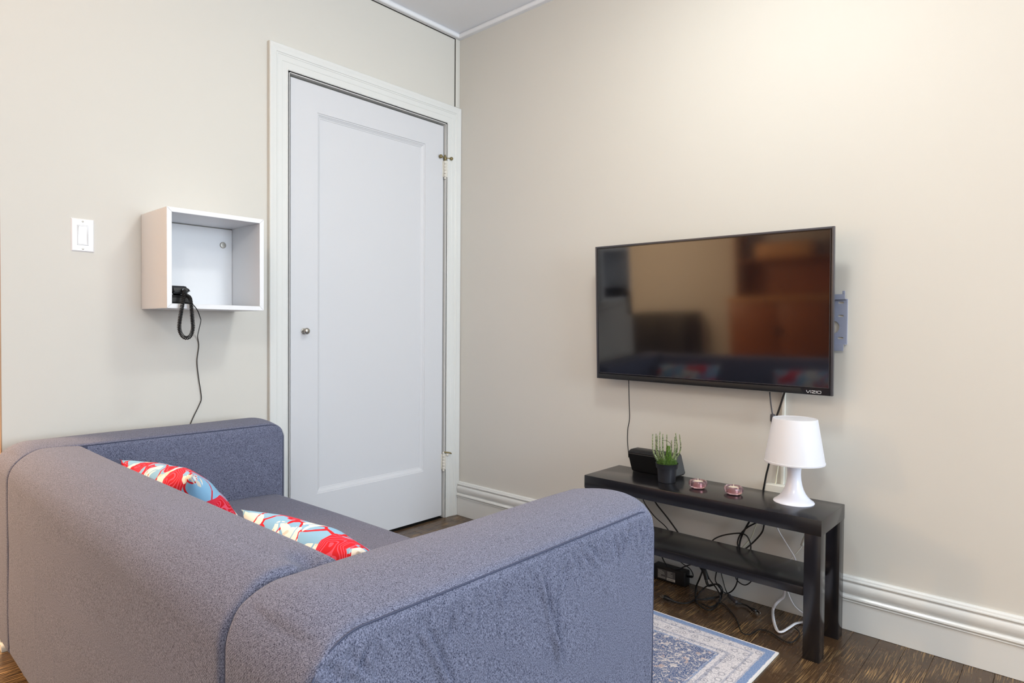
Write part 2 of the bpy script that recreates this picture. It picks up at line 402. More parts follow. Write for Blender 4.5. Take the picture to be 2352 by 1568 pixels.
def mat_pillow(seed):
    m, nt, b = new_mat('floral_cotton'); B = NB(nt); tc0 = B.n('ShaderNodeTexCoord').outputs['Object']
    tc = B.mapping(tc0, (1, 1, 1), loc=(seed*1.7, seed*0.9, seed*0.6))
    def warped(scale, amt, sc2):
        nz = B.n('ShaderNodeTexNoise'); nz.inputs['Scale'].default_value = sc2; nz.inputs['Detail'].default_value = 1; nt.links.new(tc, nz.inputs['Vector'])
        sub = B.n('ShaderNodeVectorMath', operation='SUBTRACT'); nt.links.new(nz.outputs['Color'], sub.inputs[0]); sub.inputs[1].default_value = (0.5, 0.5, 0.5)
        sc = B.n('ShaderNodeVectorMath', operation='SCALE'); nt.links.new(sub.outputs[0], sc.inputs[0]); sc.inputs['Scale'].default_value = amt
        ad = B.n('ShaderNodeVectorMath', operation='ADD'); nt.links.new(tc, ad.inputs[0]); nt.links.new(sc.outputs[0], ad.inputs[1])
        return ad.outputs[0]
    blue = srgb(138, 186, 220); red = srgb(214, 28, 44); pink = srgb(232, 84, 112); white = srgb(244, 240, 232); cream = srgb(222, 212, 196)
    va = warped(1, 0.16, 9)
    v1 = B.n('ShaderNodeTexVoronoi', feature='F1'); v1.inputs['Scale'].default_value = 12.0; nt.links.new(va, v1.inputs['Vector'])
    pet = B.n('ShaderNodeTexVoronoi', feature='DISTANCE_TO_EDGE'); pet.inputs['Scale'].default_value = 17; nt.links.new(va, pet.inputs['Vector'])
    rnd = B.n('ShaderNodeSeparateColor'); nt.links.new(v1.outputs['Color'], rnd.inputs[0])
    inside = B.math('LESS_THAN', v1.outputs['Distance'], 0.62)
    petal = B.math('GREATER_THAN', pet.outputs['Distance'], 0.045)
    iswhite = B.math('LESS_THAN', rnd.outputs[0], 0.66)
    isred = B.math('GREATER_THAN', rnd.outputs[0], 0.76)
    st = B.math('GREATER_THAN', B.math('SINE', B.math('MULTIPLY', v1.outputs['Distance'], 75.0)), 0.55)
    vb = warped(1, 0.22, 6)
    stem = B.n('ShaderNodeTexVoronoi', feature='DISTANCE_TO_EDGE'); stem.inputs['Scale'].default_value = 9.0; nt.links.new(vb, stem.inputs['Vector'])
    c = B.mix(B.math('LESS_THAN', stem.outputs['Distance'], 0.035), blue, red)
    wcol = B.mix(B.math('GREATER_THAN', B.noise(tc, 26, 1), 0.56), white, cream)
    c = B.mix(B.math('MULTIPLY', B.math('MULTIPLY', inside, iswhite), petal), c, wcol)
    c = B.mix(B.math('MULTIPLY', inside, isred), c, B.mix(st, red, pink))
    nt.links.new(c, b.inputs['Base Color']); b.inputs['Roughness'].default_value = 0.85; b.inputs['Specular IOR Level'].default_value = 0.2
    B.bump(B.noise(tc0, 14, 2), 0.25, 0.02, b)
    return m

def mat_leaf():
    m, nt, b = new_mat('heather_leaf'); B = NB(nt); tc = B.n('ShaderNodeTexCoord').outputs['Object']
    c = B.ramp(B.noise(tc, 130, 2), [(0.35, srgb(58, 82, 42)), (0.55, srgb(96, 126, 66)), (0.7, srgb(146, 168, 100))])
    nt.links.new(c, b.inputs['Base Color']); b.inputs['Roughness'].default_value = 0.6; return m
M['leaf'] = mat_leaf()
M['leaf_pale'] = plain('heather_bud', srgb(206, 214, 170), 0.6, noise=0.2, nscale=300)
M['leaf_bright'] = plain('bright_sprig', srgb(112, 152, 56), 0.6, noise=0.3, nscale=200)
M['stem'] = plain('heather_stem', srgb(72, 84, 48), 0.7)

# ------------------------------------------------------------------ room shell
HC = 2.6328; HT = 2.66; XB = -4.6; YF = -6.0; YK = 2.2; XE = -2.0135
box('wall_right', 0, 0.12, YF-0.12, 0.12, 0, HT+0.1, M['wall'], kind='structure')
# left wall with the door recess cut out of it
bm = bmesh.new()
add_box(bm, XE, -1.03, 0, 0.12, 0, HT+0.1)
add_box(bm, -0.095, 0, 0, 0.12, 0, HT+0.1)
add_box(bm, -1.03, -0.095, 0, 0.12, 2.165, HT+0.1)
add_box(bm, -1.03, -0.095, 0.06, 0.12, 0, 2.165)
bmo('wall_left', bm, M['wall'], kind='structure')
box('wall_back', XB-0.12, XB, YF-0.12, YK+0.12, 0, HT+0.1, M['wall'], kind='structure')
box('wall_kitchen', XB, XE+0.12, YK, YK+0.12, 0, HT+0.1, M['wall'], kind='structure')
box('wall_return', XE, XE+0.12, 0.12, YK, 0, HT+0.1, M['wall'], kind='structure')
# front wall behind the camera, with a window opening
WX0, WX1, WZ0, WZ1 = -2.2, -0.1, 0.65, 2.45
bm = bmesh.new()
add_box(bm, XB, WX0, YF-0.12, YF, 0, HT+0.1); add_box(bm, WX1, 0, YF-0.12, YF, 0, HT+0.1)
add_box(bm, WX0, WX1, YF-0.12, YF, 0, WZ0); add_box(bm, WX0, WX1, YF-0.12, YF, WZ1, HT+0.1)
bmo('wall_front', bm, M['wall'], kind='structure')
win = empty('window_1', (0, 0, 0)); win['kind'] = 'structure'
bm = bmesh.new()
for a in ((WX0, WX0+0.05), (WX1-0.05, WX1)): add_box(bm, a[0], a[1], YF-0.08, YF-0.03, WZ0, WZ1)
for a in ((WZ0, WZ0+0.05), (WZ1-0.05, WZ1)): add_box(bm, WX0+0.05, WX1-0.05, YF-0.08, YF-0.03, a[0], a[1])
bmo('window_frame', bm, M['trim'], win)
box('sash_rail', WX0+0.05, WX1-0.05, YF-0.075, YF-0.035, 1.53, 1.58, M['trim'], win)
box('ceiling', XB-0.12, 0.12, YF-0.12, YK+0.12, HT, HT+0.1, M['ceiling'], kind='structure')

# floor: sub-floor with narrow boards running towards the right-hand wall
fl = box('floor', XB-0.12, 0.12, YF-0.12, YK+0.12, -0.06, -0.006, M['gap'], kind='structure')
PW = 0.078; GAP = 0.0008
meshes = {}
def plank_mesh(L):
    if L not in meshes:
        bm = bmesh.new(); add_box(bm, 0, L, -PW+GAP, 0, -0.006, 0.0)
        top = [e for e in bm.edges if all(abs(v.co.z) < 1e-6 for v in e.verts)]
        bmesh.ops.bevel(bm, geom=top, offset=0.0007, segments=1, affect='EDGES')
        bmesh.ops.recalc_face_normals(bm, faces=bm.faces)
        me = bpy.data.meshes.new('plank'); bm.to_mesh(me); bm.free(); me.materials.append(M['floor']); meshes[L] = me
    return meshes[L]
y = -0.001
while y > -3.6:
    x = -0.012
    seg = random.choice([0.35, 0.55, 0.8, 1.0])
    while x > -2.75:
        L = seg if seg else random.choice([0.7, 0.9, 1.1, 1.3]); seg = None
        L = min(L, 2.75+x) if 2.75+x < L else L
        L = max(0.1, round(L, 2))
        o = bpy.data.objects.new('plank', plank_mesh(L)); COL.objects.link(o); o.parent = fl
        o.location = (x-L, y, 0); x -= L+GAP
    y -= PW
# beyond the boards that matter: one joined field of the same boards
bm = bmesh.new()
def board_field(x0, x1, y0, y1):
    yy = y1
    while yy > y0+0.01:
        add_box(bm, x0, x1, max(y0, yy-PW+GAP), yy, -0.006, 0.0); yy -= PW
board_field(XB, -2.765, YF, YK); board_field(-2.76, -0.012, YF, y); board_field(-2.76, XE, 0.002, YK)
o = bmo('plank_field', bm, M['floor'], fl); o['kind'] = 'stuff'

# baseboards
BB = [(0, 0), (0.018, 0), (0.018, 0.101), (0.022, 0.1025), (0.022, 0.105), (0.018, 0.107), (0.0225, 0.109), (0.0245, 0.113), (0.0235, 0.118), (0.019, 0.1225),
      (0.0125, 0.1235), (0.0125, 0.1255), (0.0155, 0.128), (0.0185, 0.134), (0.0205, 0.141), (0.0215, 0.149), (0.0205, 0.157), (0.017, 0.163), (0.012, 0.1655),
      (0.012, 0.1685), (0.0165, 0.1695), (0.0185, 0.173), (0.0175, 0.1765), (0.0135, 0.178), (0.0120, 0.1835), (0.008, 0.187), (0, 0.1875)]
sweep_profile('baseboard_right', BB, (0, -0.024, 0.001), (0, YF, 0.001), (-1, 0, 0), M['trim'], kind='structure')
bl = sweep_profile('baseboard_left', [(a+0.012 if 0 < a else a, b_) for a, b_ in BB], (XE-0.014, 0, 0.001), (-1.12, 0, 0.001), (0, -1, 0), M['trim'], kind='structure')
shoe = [(0.0, 0), (0.066, 0), (0.065, 0.008), (0.060, 0.015), (0.052, 0.019), (0.030, 0.0205), (0.0, 0.0205)]
sweep_profile('shoe_moulding', shoe, (XE-0.016, 0, 0.001), (-1.12, 0, 0.001), (0, -1, 0), M['trim'], bl)

M['jamb'] = plain('jamb_wood', srgb(176, 138, 104), 0.5, noise=0.1, nscale=8)
box('trim_7', XE-0.004, XE, 0.001, 0.30, 0.0, 2.15, M['jamb'], kind='structure')
# ceiling moulding: flat strip with a rounded face; the left-hand run sits over a thin shadow gap
CM = [(0, 0), (0.022, 0), (0.026, 0.003), (0.028, 0.009), (0.028, 0.016), (0.024, 0.022), (0.018, 0.028), (0, 0.028)]
sweep_profile('trim_1', CM, (XE, 0, HC+0.002), (0, 0, HC+0.002), (0, -1, 0), M['ceiling'], kind='structure', m1=-1)
sweep_profile('trim_2', CM, (0, 0, HC+0.001), (0, YF, HC+0.001), (-1, 0, 0), M['ceiling'], kind='structure', m0=1)
box('trim_3', XE, -0.032, -0.0015, 0.001, HC-0.0025, HC+0.002, M['gap'], kind='structure')      # caulk crack under the moulding
box('trim_4', -0.030, 0, -0.006, 0.001, 2.262, HC+0.001, M['wall'], kind='structure', bev=0.0015) # corner strip over the casing
box('trim_5', -0.0345, -0.0300, -0.002, 0.001, 2.262, HC, M['gap'], kind='structure')

# door casing, built of three mitred boards with stepped mouldings
CO_L, CO_R, CO_T = -1.113, -0.001, 2.2540      # outer edge
CI_L, CI_R, CI_T = -1.0215, -0.1015, 2.1500    # inner edge
CP = [(0.0, 0.0), (0.0, 0.020), (0.002, 0.0225), (0.010, 0.0225), (0.014, 0.0215), (0.030, 0.0215), (0.032, 0.0190), (0.036, 0.0185), (0.038, 0.0165),
      (0.058, 0.0165), (0.0595, 0.0150), (0.080, 0.0150), (0.082, 0.0165), (0.086, 0.0165), (0.088, 0.0125), (0.092, 0.0125)]
cs = empty('trim_6', (0, 0, 0)); cs['kind'] = 'structure'
def casing_board(p_out0, p_in0, p_out1, p_in1):
    vs, fs = [], []
    n = len(CP)
    for po, pi_ in ((p_out0, p_in0), (p_out1, p_in1)):
        for d, h in CP:
            f = d/0.092
            vs.append((po[0]+(pi_[0]-po[0])*f, -h, po[1]+(pi_[1]-po[1])*f))
        vs.append((pi_[0], 0.0, pi_[1]))
    n += 1
    for k in range(n): fs.append((k, (k+1) % n, n+(k+1) % n, n+k))
    fs.append(tuple(range(n))); fs.append(tuple(range(2*n-1, n-1, -1)))
    bm = bmesh.new(); me = bpy.data.meshes.new('t'); me.from_pydata(vs, [], fs); bm.from_mesh(me); bpy.data.meshes.remove(me)
    return bmo('casing_board', bm, M['trim'], cs, autos=20)
casing_board((CO_L, 0.001), (CI_L, 0.001), (CO_L, CO_T), (CI_L, CI_T))
casing_board((CO_R, 0.001), (CI_R, 0.001), (CO_R, CO_T), (CI_R, CI_T))
casing_board((CO_L, CO_T), (CI_L, CI_T), (CO_R, CO_T), (CI_R, CI_T))
ob = box('casing_side', CO_L-0.0012, CO_L, -0.0195, 0, 0.0, CO_T, M['wall'], cs); ob['label'] = 'wall coloured outer side of the casing'
# stop lining inside the opening
box('door_stop', CI_L-0.008, CI_L+0.003, -0.0125, 0.058, 0.001, CI_T, M['trim'], cs)
box('door_stop', CI_R-0.003, CI_R+0.008, -0.0125, 0.058, 0.001, CI_T, M['trim'], cs)
box('door_stop', CI_L-0.008, CI_R+0.008, -0.0125, 0.058, CI_T-0.003, CI_T+0.014, M['trim'], cs)
sp = box('nail', -1.072, -1.066, -0.010, -0.004, 2.2535, 2.258, M['black_matte'], cs, bev=0.0015)

# door leaf with one sunk panel
DX0, DX1, DZ0, DZ1 = -1.0075, -0.1135, 0.013, 2.1370
PX0, PX1, PZ0, PZ1 = -0.876, -0.2395, 0.276, 2.0140
door = empty('door_1', (0, 0, 0)); door['kind'] = 'structure'
def frame_rings(rings, cap_mat=None):
    """concentric rectangles [(x0,x1,z0,z1,y)...] joined into one surface, last one capped"""
    vs, fs = [], []
    for (x0, x1, z0, z1, yy) in rings: vs += [(x0, yy, z0), (x1, yy, z0), (x1, yy, z1), (x0, yy, z1)]
    for i in range(len(rings)-1):
        for k in range(4):
            a, b_ = i*4+k, i*4+(k+1) % 4
            fs.append((a, b_, b_+4, a+4))
    return vs, fs
rings = [(DX0, DX1, DZ0, DZ1, 0.036), (DX0, DX1, DZ0, DZ1, 0.0012), (DX0+0.0012, DX1-0.0012, DZ0+0.0012, DZ1-0.0012, 0.0), (PX0, PX1, PZ0, PZ1, 0.0)]
vs, fs = frame_rings(rings); mesh_obj('door_frame', vs, fs, M['door'], door)
s = 0.0
mould = [(0.0, 0.0), (0.002, 0.0035), (0.006, 0.004), (0.008, 0.0065), (0.017, 0.0125), (0.020, 0.0130), (0.022, 0.0150)]
rings = [(PX0+d, PX1-d, PZ0+d*1.15, PZ1-d, yy) for d, yy in mould]
vs, fs = frame_rings(rings); mesh_obj('panel_moulding', vs, fs, M['door'], door)
d = 0.022; mesh_obj('door_panel', [(PX0+d, 0.015, PZ0+d*1.15), (PX1-d, 0.015, PZ0+d*1.15), (PX1-d, 0.015, PZ1-d), (PX0+d, 0.015, PZ1-d)], [(0, 1, 2, 3)], M['door'], door)
ob = lathe('door_knob', [(0.0125, 0.0), (0.0125, 0.004), (0.006, 0.006), (0.0055, 0.016), (0.009, 0.019), (0.0135, 0.024), (0.0145, 0.029), (0.012, 0.034), (0.006, 0.037), (0.0, 0.0375)],
           M['chrome'], door, (-0.944, 0.0, 1.0235), 28, 'y'); ob['label'] = 'small nickel knob'
def hinge(xc, z0, z1):
    bm = bmesh.new(); n = 5; L = (z1-z0)/n
    h = empty('hinge', (0, 0, 0)); h.parent = door
    for k in range(n):
        lathe('knuckle', [(0.0062, z0+k*L+0.0007), (0.0068, z0+k*L+0.0015), (0.0068, z0+(k+1)*L-0.0015), (0.0062, z0+(k+1)*L-0.0007)], M['hinge'], h, (xc, -0.0075, 0), 16)
    lathe('pin_tip', [(0.0045, z0-0.011), (0.0068, z0-0.008), (0.0068, z0-0.003), (0.004, z0)], M['hinge'], h, (xc, -0.0075, 0), 16)
    lathe('pin_tip', [(0.004, z1), (0.0066, z1+0.003), (0.0066, z1+0.008), (0.003, z1+0.013), (0, z1+0.014)], M['brass'] if z0 > 1 else M['hinge'], h, (xc, -0.0075, 0), 16)
    box('hinge_leaf', xc-0.013, xc-0.002, -0.0022, 0.0006, z0, z1, M['hinge'], h, bev=0.0006)
    box('hinge_leaf', xc+0.002, xc+0.010, -0.0140, -0.0120, z0, z1, M['hinge'], h, bev=0.0006)
    bmesh.ops.delete(bm, geom=[], context='VERTS'); bm.free()
    return h
HX = -0.1075
hinge(HX, 1.862, 1.950); hinge(HX, 0.268, 0.352)
st = empty('door_stop_arm', (0, 0, 0)); st.parent = door
tube('stop_rod', [(HX-0.034, -0.014, 1.967), (HX+0.001, -0.012, 1.965), (HX+0.034, -0.022, 1.967)], 0.0026, M['brass'], st, 10, 4)
lathe('stop_tip', [(0.004, 0), (0.0095, 0.001), (0.0105, 0.006), (0.008, 0.012), (0.003, 0.014)], M['brass'], st, (HX-0.034, -0.006, 1.967), 18, 'y')
lathe('stop_tip', [(0.004, 0), (0.0085, 0.001), (0.0095, 0.006), (0.007, 0.012), (0.003, 0.014)], M['brass'], st, (HX+0.034, -0.016, 1.966), 18, 'y')
lathe('stop_collar', [(0.0075, 1.957), (0.0092, 1.960), (0.0092, 1.967), (0.006, 1.971), (0.0055, 1.978), (0.002, 1.982)], M['brass'], st, (HX, -0.0075, 0), 18)
st2 = empty('door_stop_arm', (0, 0, 0)); st2.parent = door
tube('stop_rod', [(HX, -0.010, 0.362), (HX+0.012, -0.020, 0.361), (HX+0.026, -0.028, 0.358), (HX+0.036, -0.031, 0.352)], 0.004, M['brass'], st2, 10, 4)
lathe('stop_tip', [(0.002, 0), (0.008, 0.002), (0.0085, 0.007), (0.005, 0.012), (0, 0.013)], M['hinge'], st2, (HX+0.018, -0.013, 0.347), 16, 'y')

# ------------------------------------------------------------------ sofa
SX0, SX1 = -2.050, -1.192     # back and front
AY0, AY1 = -1.932, -1.712     # near arm
BY0, BY1 = -0.292, -0.078     # far arm
ZT, ZH = 0.668, 0.075
sofa = empty('sofa', (-1.62, -1.005, 0), 'blue-grey fabric two-seat sofa with boxy arms, standing in front of the door wall', 'sofa')
def corner_warp(cx, cz, sx, sz, rad):
    """turns the square corner at (cx, cz) of the side profile into a round one"""
    def f(P):
        u = (P[:, 0]-(cx-sx*rad))*sx/rad; v = (P[:, 2]-(cz-sz*rad))*sz/rad
        k = (u > 0) & (v > 0)
        uc, vc = np.clip(u, 0, 1), np.clip(v, 0, 1)
        Q = P.copy()
        Q[:, 0] = np.where(k, cx-sx*rad+sx*rad*u*np.sqrt(1-vc*vc/2), P[:, 0]); Q[:, 2] = np.where(k, cz-sz*rad+sz*rad*v*np.sqrt(1-uc*uc/2), P[:, 2])
        return Q
    return f
def seg_dist(x, z, s):
    ax, az, bx, bz = s; dx, dz = bx-ax, bz-az; L2 = dx*dx+dz*dz
    t = np.clip(((x-ax)*dx+(z-az)*dz)/L2, 0, 1)
    px, pz = ax+t*dx, az+t*dz
    side = np.sign((x-ax)*dz-(z-az)*dx)
    return np.sqrt((x-px)**2+(z-pz)**2), side, t
CREASE = [(-1.617, 0.645, -1.591, 0.563), (-1.591, 0.563, -1.558, 0.477), (-1.53, 0.655, -1.517, 0.629), (-1.517, 0.629, -1.503, 0.589), (-1.566, 0.632, -1.579, 0.596),
          (-1.579, 0.596, -1.570, 0.50), (-1.878, 0.655, -1.859, 0.626), (-1.859, 0.626, -1.813, 0.534), (-1.377, 0.655, -1.37, 0.609), (-1.349, 0.655, -1.345, 0.635),
          (-1.309, 0.652, -1.305, 0.623), (-1.43, 0.655, -1.425, 0.642), (-1.48, 0.655, -1.436, 0.611), (-1.735, 0.655, -1.731, 0.641), (-1.717, 0.655, -1.713, 0.63),
          (-2.028, 0.65, -2.007, 0.624), (-1.995, 0.65, -1.956, 0.61), (-1.963, 0.65, -1.969, 0.643), (-1.936, 0.655, -1.929, 0.645), (-2.040, 0.62, -2.03, 0.59), (-1.806, 0.655, -1.804, 0.632)]
rg = random.Random(3)
for k in range(26):
    x0 = rg.uniform(-2.0, -1.25); L = rg.uniform(0.02, 0.05)
    CREASE.append((x0, 0.652, x0+rg.uniform(-0.012, 0.012), 0.652-L))
rg2 = np.random.RandomState(4)
WV = [(rg2.uniform(2, 9), rg2.uniform(2, 9), rg2.uniform(0, 6), rg2.uniform(0.0006, 0.0014)) for _ in range(7)]
def undul(P):
    d = np.zeros(len(P))
    for a, b_, c, s_ in WV: d += 0.45*s_*np.sin(a*P[:, 0]*1.7+b_*P[:, 2]*2.1+c+P[:, 1]*3)
    return d
def arm_disp(P, N):
    d = undul(P)*0.8
    k = (N[:, 1] < -0.6)
    for s_ in CREASE:
        ds, sd, t = seg_dist(P[:, 0], P[:, 2]+0.014, s_)
        fade = np.sin(np.clip(t, 0.06, 0.94)*math.pi)**0.5
        amp = 0.0080 if abs(s_[1]-s_[3]) > 0.055 else 0.0034
        d += np.where(k, amp*fade*(np.exp(-((ds*sd-0.006)/0.0055)**2)-1.0*np.exp(-((ds*sd+0.004)/0.0050)**2)), 0)
    return d
def chain(*fs):
    def f(P):
        for g in fs: P = g(P)
        return P
    return f
def crown(P):
    # arm top slightly domed, outer face bellied
    Q = P.copy()
    return Q
def near_warp(P):
    yc = (AY0+AY1)/2; h = (AY1-AY0)/2
    P = P.copy(); top = np.clip((P[:, 2]-0.5)/(ZT-0.5), 0, 1)
    P[:, 2] += top*0.012*(1-((P[:, 1]-yc)/h)**2)
    return P
def near_front(P):
    # the end of the arm is full in the middle and falls away at its outer corner
    P = P.copy(); s_ = (P[:, 1]-AY0)/(AY1-AY0)
    off = np.interp(s_, [0, 0.06, 0.15, 0.28, 0.42, 0.55, 0.7, 0.85, 1.0], [-0.044, -0.030, -0.006, 0.016, 0.030, 0.034, 0.029, 0.016, 0.0])
    P[:, 0] += off*np.clip((P[:, 0]+1.55)/(SX1+1.55), 0, 1)**2
    return P
soft_box('arm', (SX0, AY0, ZH), (SX1, AY1, ZT), (230, 40, 160), (0.016, 0.016, 0.016), M['sofa'], sofa,
         chain(near_warp, corner_warp(SX1, ZT+0.004, 1, 1, 0.065), corner_warp(SX0, ZT+0.004, -1, 1, 0.085), near_front), arm_disp)
def far_warp(P):
    yc = (BY0+BY1)/2; h = (BY1-BY0)/2
    P = P.copy(); top = np.clip((P[:, 2]-0.5)/(ZT-0.5), 0, 1)
    P[:, 2] += top*0.012*(1-((P[:, 1]-yc)/h)**2)
    return P
soft_box('arm', (SX0, BY0, ZH), (SX1, BY1, ZT), (110, 30, 80), (0.016, 0.016, 0.016), M['sofa'], sofa,
         chain(far_warp, corner_warp(SX1, ZT+0.004, 1, 1, 0.06), corner_warp(SX0, ZT+0.004, -1, 1, 0.085)), lambda P, N: undul(P)*0.6)
def back_warp(P):
    P = P.copy()
    t = np.clip((0.66-P[:, 2])/0.24, 0, 1); fx = np.clip((P[:, 0]-(SX0+0.05))/(-1.858-SX0-0.05), 0, 1)
    P[:, 0] += fx*t*0.15
    top = np.clip((P[:, 2]-0.5)/(ZT-0.5), 0, 1); P[:, 2] += top*0.008*np.sin(np.clip((P[:, 0]-SX0)/0.2, 0, 1)*math.pi)
    return P
def back_disp(P, N):
    d = undul(P)*1.2
    # gentle pucker where the back meets the near arm, and a few upright slack folds on the outside
    k = (N[:, 0] < -0.6)
    for yy, a, z0 in ((-0.62, 0.0014, 0.45), (-0.66, 0.001, 0.40), (-0.80, 0.0012, 0.3), (-1.22, 0.001, 0.33), (-0.46, 0.001, 0.5)):
        d += np.where(k, a*np.exp(-((P[:, 1]-yy-0.03*(P[:, 2]-z0))/0.006)**2)*np.clip((z0-P[:, 2])*12, 0, 1), 0)
    dd = np.sqrt((P[:, 0]+1.905)**2+((P[:, 1]+1.708)*0.5)**2)
    d += np.where(N[:, 2] > 0.5, -0.022*np.exp(-(dd/0.020)**2), 0)
    return d
soft_box('backrest', (SX0, AY1+0.0005, ZH), (-1.858, BY0-0.0005, ZT), (50, 150, 80), (0.02, 0.013, 0.02), M['sofa'], sofa,
         chain(back_warp, corner_warp(SX0, ZT+0.004, -1, 1, 0.085)), back_disp)
def seat_warp(P):
    P = P.copy(); yc = (AY1+BY0)/2
    top = np.clip((P[:, 2]-0.3)/0.11, 0, 1); P[:, 2] += top*(0.016*(1-((P[:, 1]-yc)/0.72)**2)-0.012*np.clip((P[:, 0]+1.70)/0.5, 0, 1)**2)
    return P
soft_box('seat', (-1.80, AY1+0.001, ZH), (-1.200, BY0-0.001, 0.412), (50, 90, 30), (0.035, 0.012, 0.03), M['sofa'], sofa,
         chain(seat_warp, corner_warp(-1.200, 0.416, 1, 1, 0.05)), lambda P, N: undul(P)*1.5)
# seams along the arm edges and in the joints
def profile_pts(x0, x1, r0, r1, zt, inset):
    """side profile of an arm, shrunk by inset: up the back, along the top, down the front"""
    pts = [(x0+inset, z) for z in np.linspace(0.10, zt-r0, 8)]
    for k in range(1, 10):
        a_ = k/10*math.pi/2; pts.append((x0+r0-(r0-inset)*math.cos(a_), zt-r0+(r0-inset)*math.sin(a_)))
    pts += [(x, zt-inset) for x in np.linspace(x0+r0, x1-r1, 18)]
    for k in range(1, 10):
        a_ = k/10*math.pi/2; pts.append((x1-r1+(r1-inset)*math.sin(a_), zt-r1+(r1-inset)*math.cos(a_)))
    pts += [(x1-inset, z) for z in np.linspace(zt-r1, 0.10, 6)]
    return pts
def arm_seam(y0, x1, r1, yoff=0.0036, inset=0.0034, r=0.0015):
    P = [(x, y0+yoff, z) for x, z in profile_pts(SX0, x1, 0.085, r1, ZT+0.001, inset)]
    tube('seam', P, r, M['seam'], sofa, 6, 3)
    P = [(x, y0+yoff+0.0085, z) for x, z in profile_pts(SX0, x1+0.006, 0.085, r1, ZT+0.0015, 0.0018)]
    return tube('stitching', P, 0.0007, M['stitch'], sofa, 5, 3)
arm_seam(AY0, SX1-0.040, 0.065); arm_seam(BY0, SX1, 0.06)
for yv in (AY1, BY0):
    P = [(x, yv, z) for x, z in profile_pts(SX0, -1.70, 0.085, 0.02, ZT, 0.008)][:26]
    tube('seam', P, 0.003, M['seam'], sofa, 6, 3)
for sx in (SX0+0.07, SX1-0.07):
    for sy in (AY0+0.09, BY1-0.09):
        lathe('leg', [(0.02, 0.0005), (0.022, 0.003), (0.026, ZH+0.01)], M['black_matte'], sofa, (sx, sy, 0), 20)
inv = Matrix.Translation(-sofa.location)
for ch in sofa.children: ch.matrix_parent_inverse = inv

# ------------------------------------------------------------------ cushions
def cushion(name, w, h, t, mat, loc, lean, rz, label, roll=0.0, seed=1):
    n = 40; vs, fs = [], []
    rs = np.random.RandomState(seed); ph = rs.uniform(0, 6, 6)
    def prof(u, v):
        e = max(0.0, (1-abs(u)**2.6))*max(0.0, (1-abs(v)**2.6))
        return e**0.55
    for s_ in (1, -1):
        for i in range(n+1):
            for j in range(n+1):
                u, v = -1+2*i/n, -1+2*j/n
                pull = 1-0.07*(1-abs(v)**2)*abs(u)**4; pull2 = 1-0.07*(1-abs(u)**2)*abs(v)**4
                wr = 0.004*math.sin(9*u+ph[0]+3*v)*prof(u, v)+0.003*math.sin(13*v+ph[1]+4*u)*prof(u, v)
                vs.append((u*w/2*pull, s_*(t/2*prof(u, v)+wr*0.6), v*h/2*pull2))
    N1 = (n+1)**2
    for s_ in range(2):
        for i in range(n):
            for j in range(n):
                a = s_*N1+i*(n+1)+j; q = (a, a+n+1, a+n+2, a+1)
                fs.append(q if s_ == 1 else q[::-1])
    bm = bmesh.new(); me = bpy.data.meshes.new('t'); me.from_pydata(vs, [], fs); bm.from_mesh(me); bpy.data.meshes.remove(me)
    bmesh.ops.remove_doubles(bm, verts=bm.verts, dist=1e-5)
    o = bmo(name, bm, mat, smooth=True)
    # local: x = width, y = thickness, z = height; leaned back against the sofa's back
    o.matrix_world = Matrix.Translation(loc) @ Matrix.Rotation(rz, 4, 'Z') @ Matrix.Rotation(lean, 4, 'X') @ Matrix.Rotation(roll, 4, 'Y')
    tag(o, label, 'cushion'); return o
cushion('cushion', 0.48, 0.30, 0.13, mat_pillow(1), (-1.675, -0.585, 0.505), R(-34), R(96), 'floral red, white and light blue cushion leaning in the far corner by the far arm', R(3), 1)
cushion('cushion', 0.48, 0.30, 0.13, mat_pillow(4), (-1.685, -1.405, 0.505), R(-34), R(91), 'floral light blue cushion with red shells leaning beside the near arm', R(3), 5)

# ------------------------------------------------------------------ TV bench
TX0, TX1, TY0, TY1 = -0.328, -0.068, -2.005, -1.105
bench = empty('tv_bench', ((TX0+TX1)/2, (TY0+TY1)/2, 0), 'low black-brown TV bench with one lower shelf, under the television', 'bench')
parts = [box('bench_top', TX0, TX1, TY0, TY1, 0.400, 0.450, M['black_lam'], bench, 0.0012, 2)]
for lx in (TX0+0.001, TX1-0.051):
    for ly in (TY0+0.001, TY1-0.051):
        parts.append(box('leg', lx, lx+0.050, ly, ly+0.050, 0.0, 0.3998, M['black_lam'], bench, 0.0010, 2))
parts.append(box('shelf', TX0+0.002, TX1-0.03, TY0+0.052, TY1-0.052, 0.200, 0.228, M['black_lam'], bench, 0.0010, 2))
for p in parts: p.matrix_parent_inverse = Matrix.Translation(-bench.location)

# ------------------------------------------------------------------ television, tilted forward on its mount
TL, TR_, BL = Vector((-.105, -.993, 1.404)), Vector((-.105, -1.967, 1.3965)), Vector((-.075, -.994, .824))
e1 = (TR_-TL).normalized(); e2 = (TL-BL); e2 = (e2-e1*e2.dot(e1)).normalized(); e3 = e1.cross(e2)   # right, up, towards the room
TVW, TVH = 0.974, 0.581
tv = empty('television', (0, 0, 0), 'wide black flat-screen television mounted on the right-hand wall', 'television')
mt = Matrix.Identity(4); org = TL-e2*TVH
for i in range(3): mt[i][0], mt[i][1], mt[i][2], mt[i][3] = e1[i], e2[i], e3[i], org[i]
tv.matrix_world = mt
bm = bmesh.new()
for a in ((0, 0.0075, 0, TVH), (TVW-0.0075, TVW, 0, TVH)): add_box(bm, a[0], a[1], a[2], a[3], -0.013, 0, 0.001)
for a in ((0.0075, TVW-0.0075, TVH-0.0075, TVH),): add_box(bm, a[0], a[1], a[2], a[3], -0.013, 0, 0.001)
bmo('frame', bm, M['tv_side'], tv, autos=40)
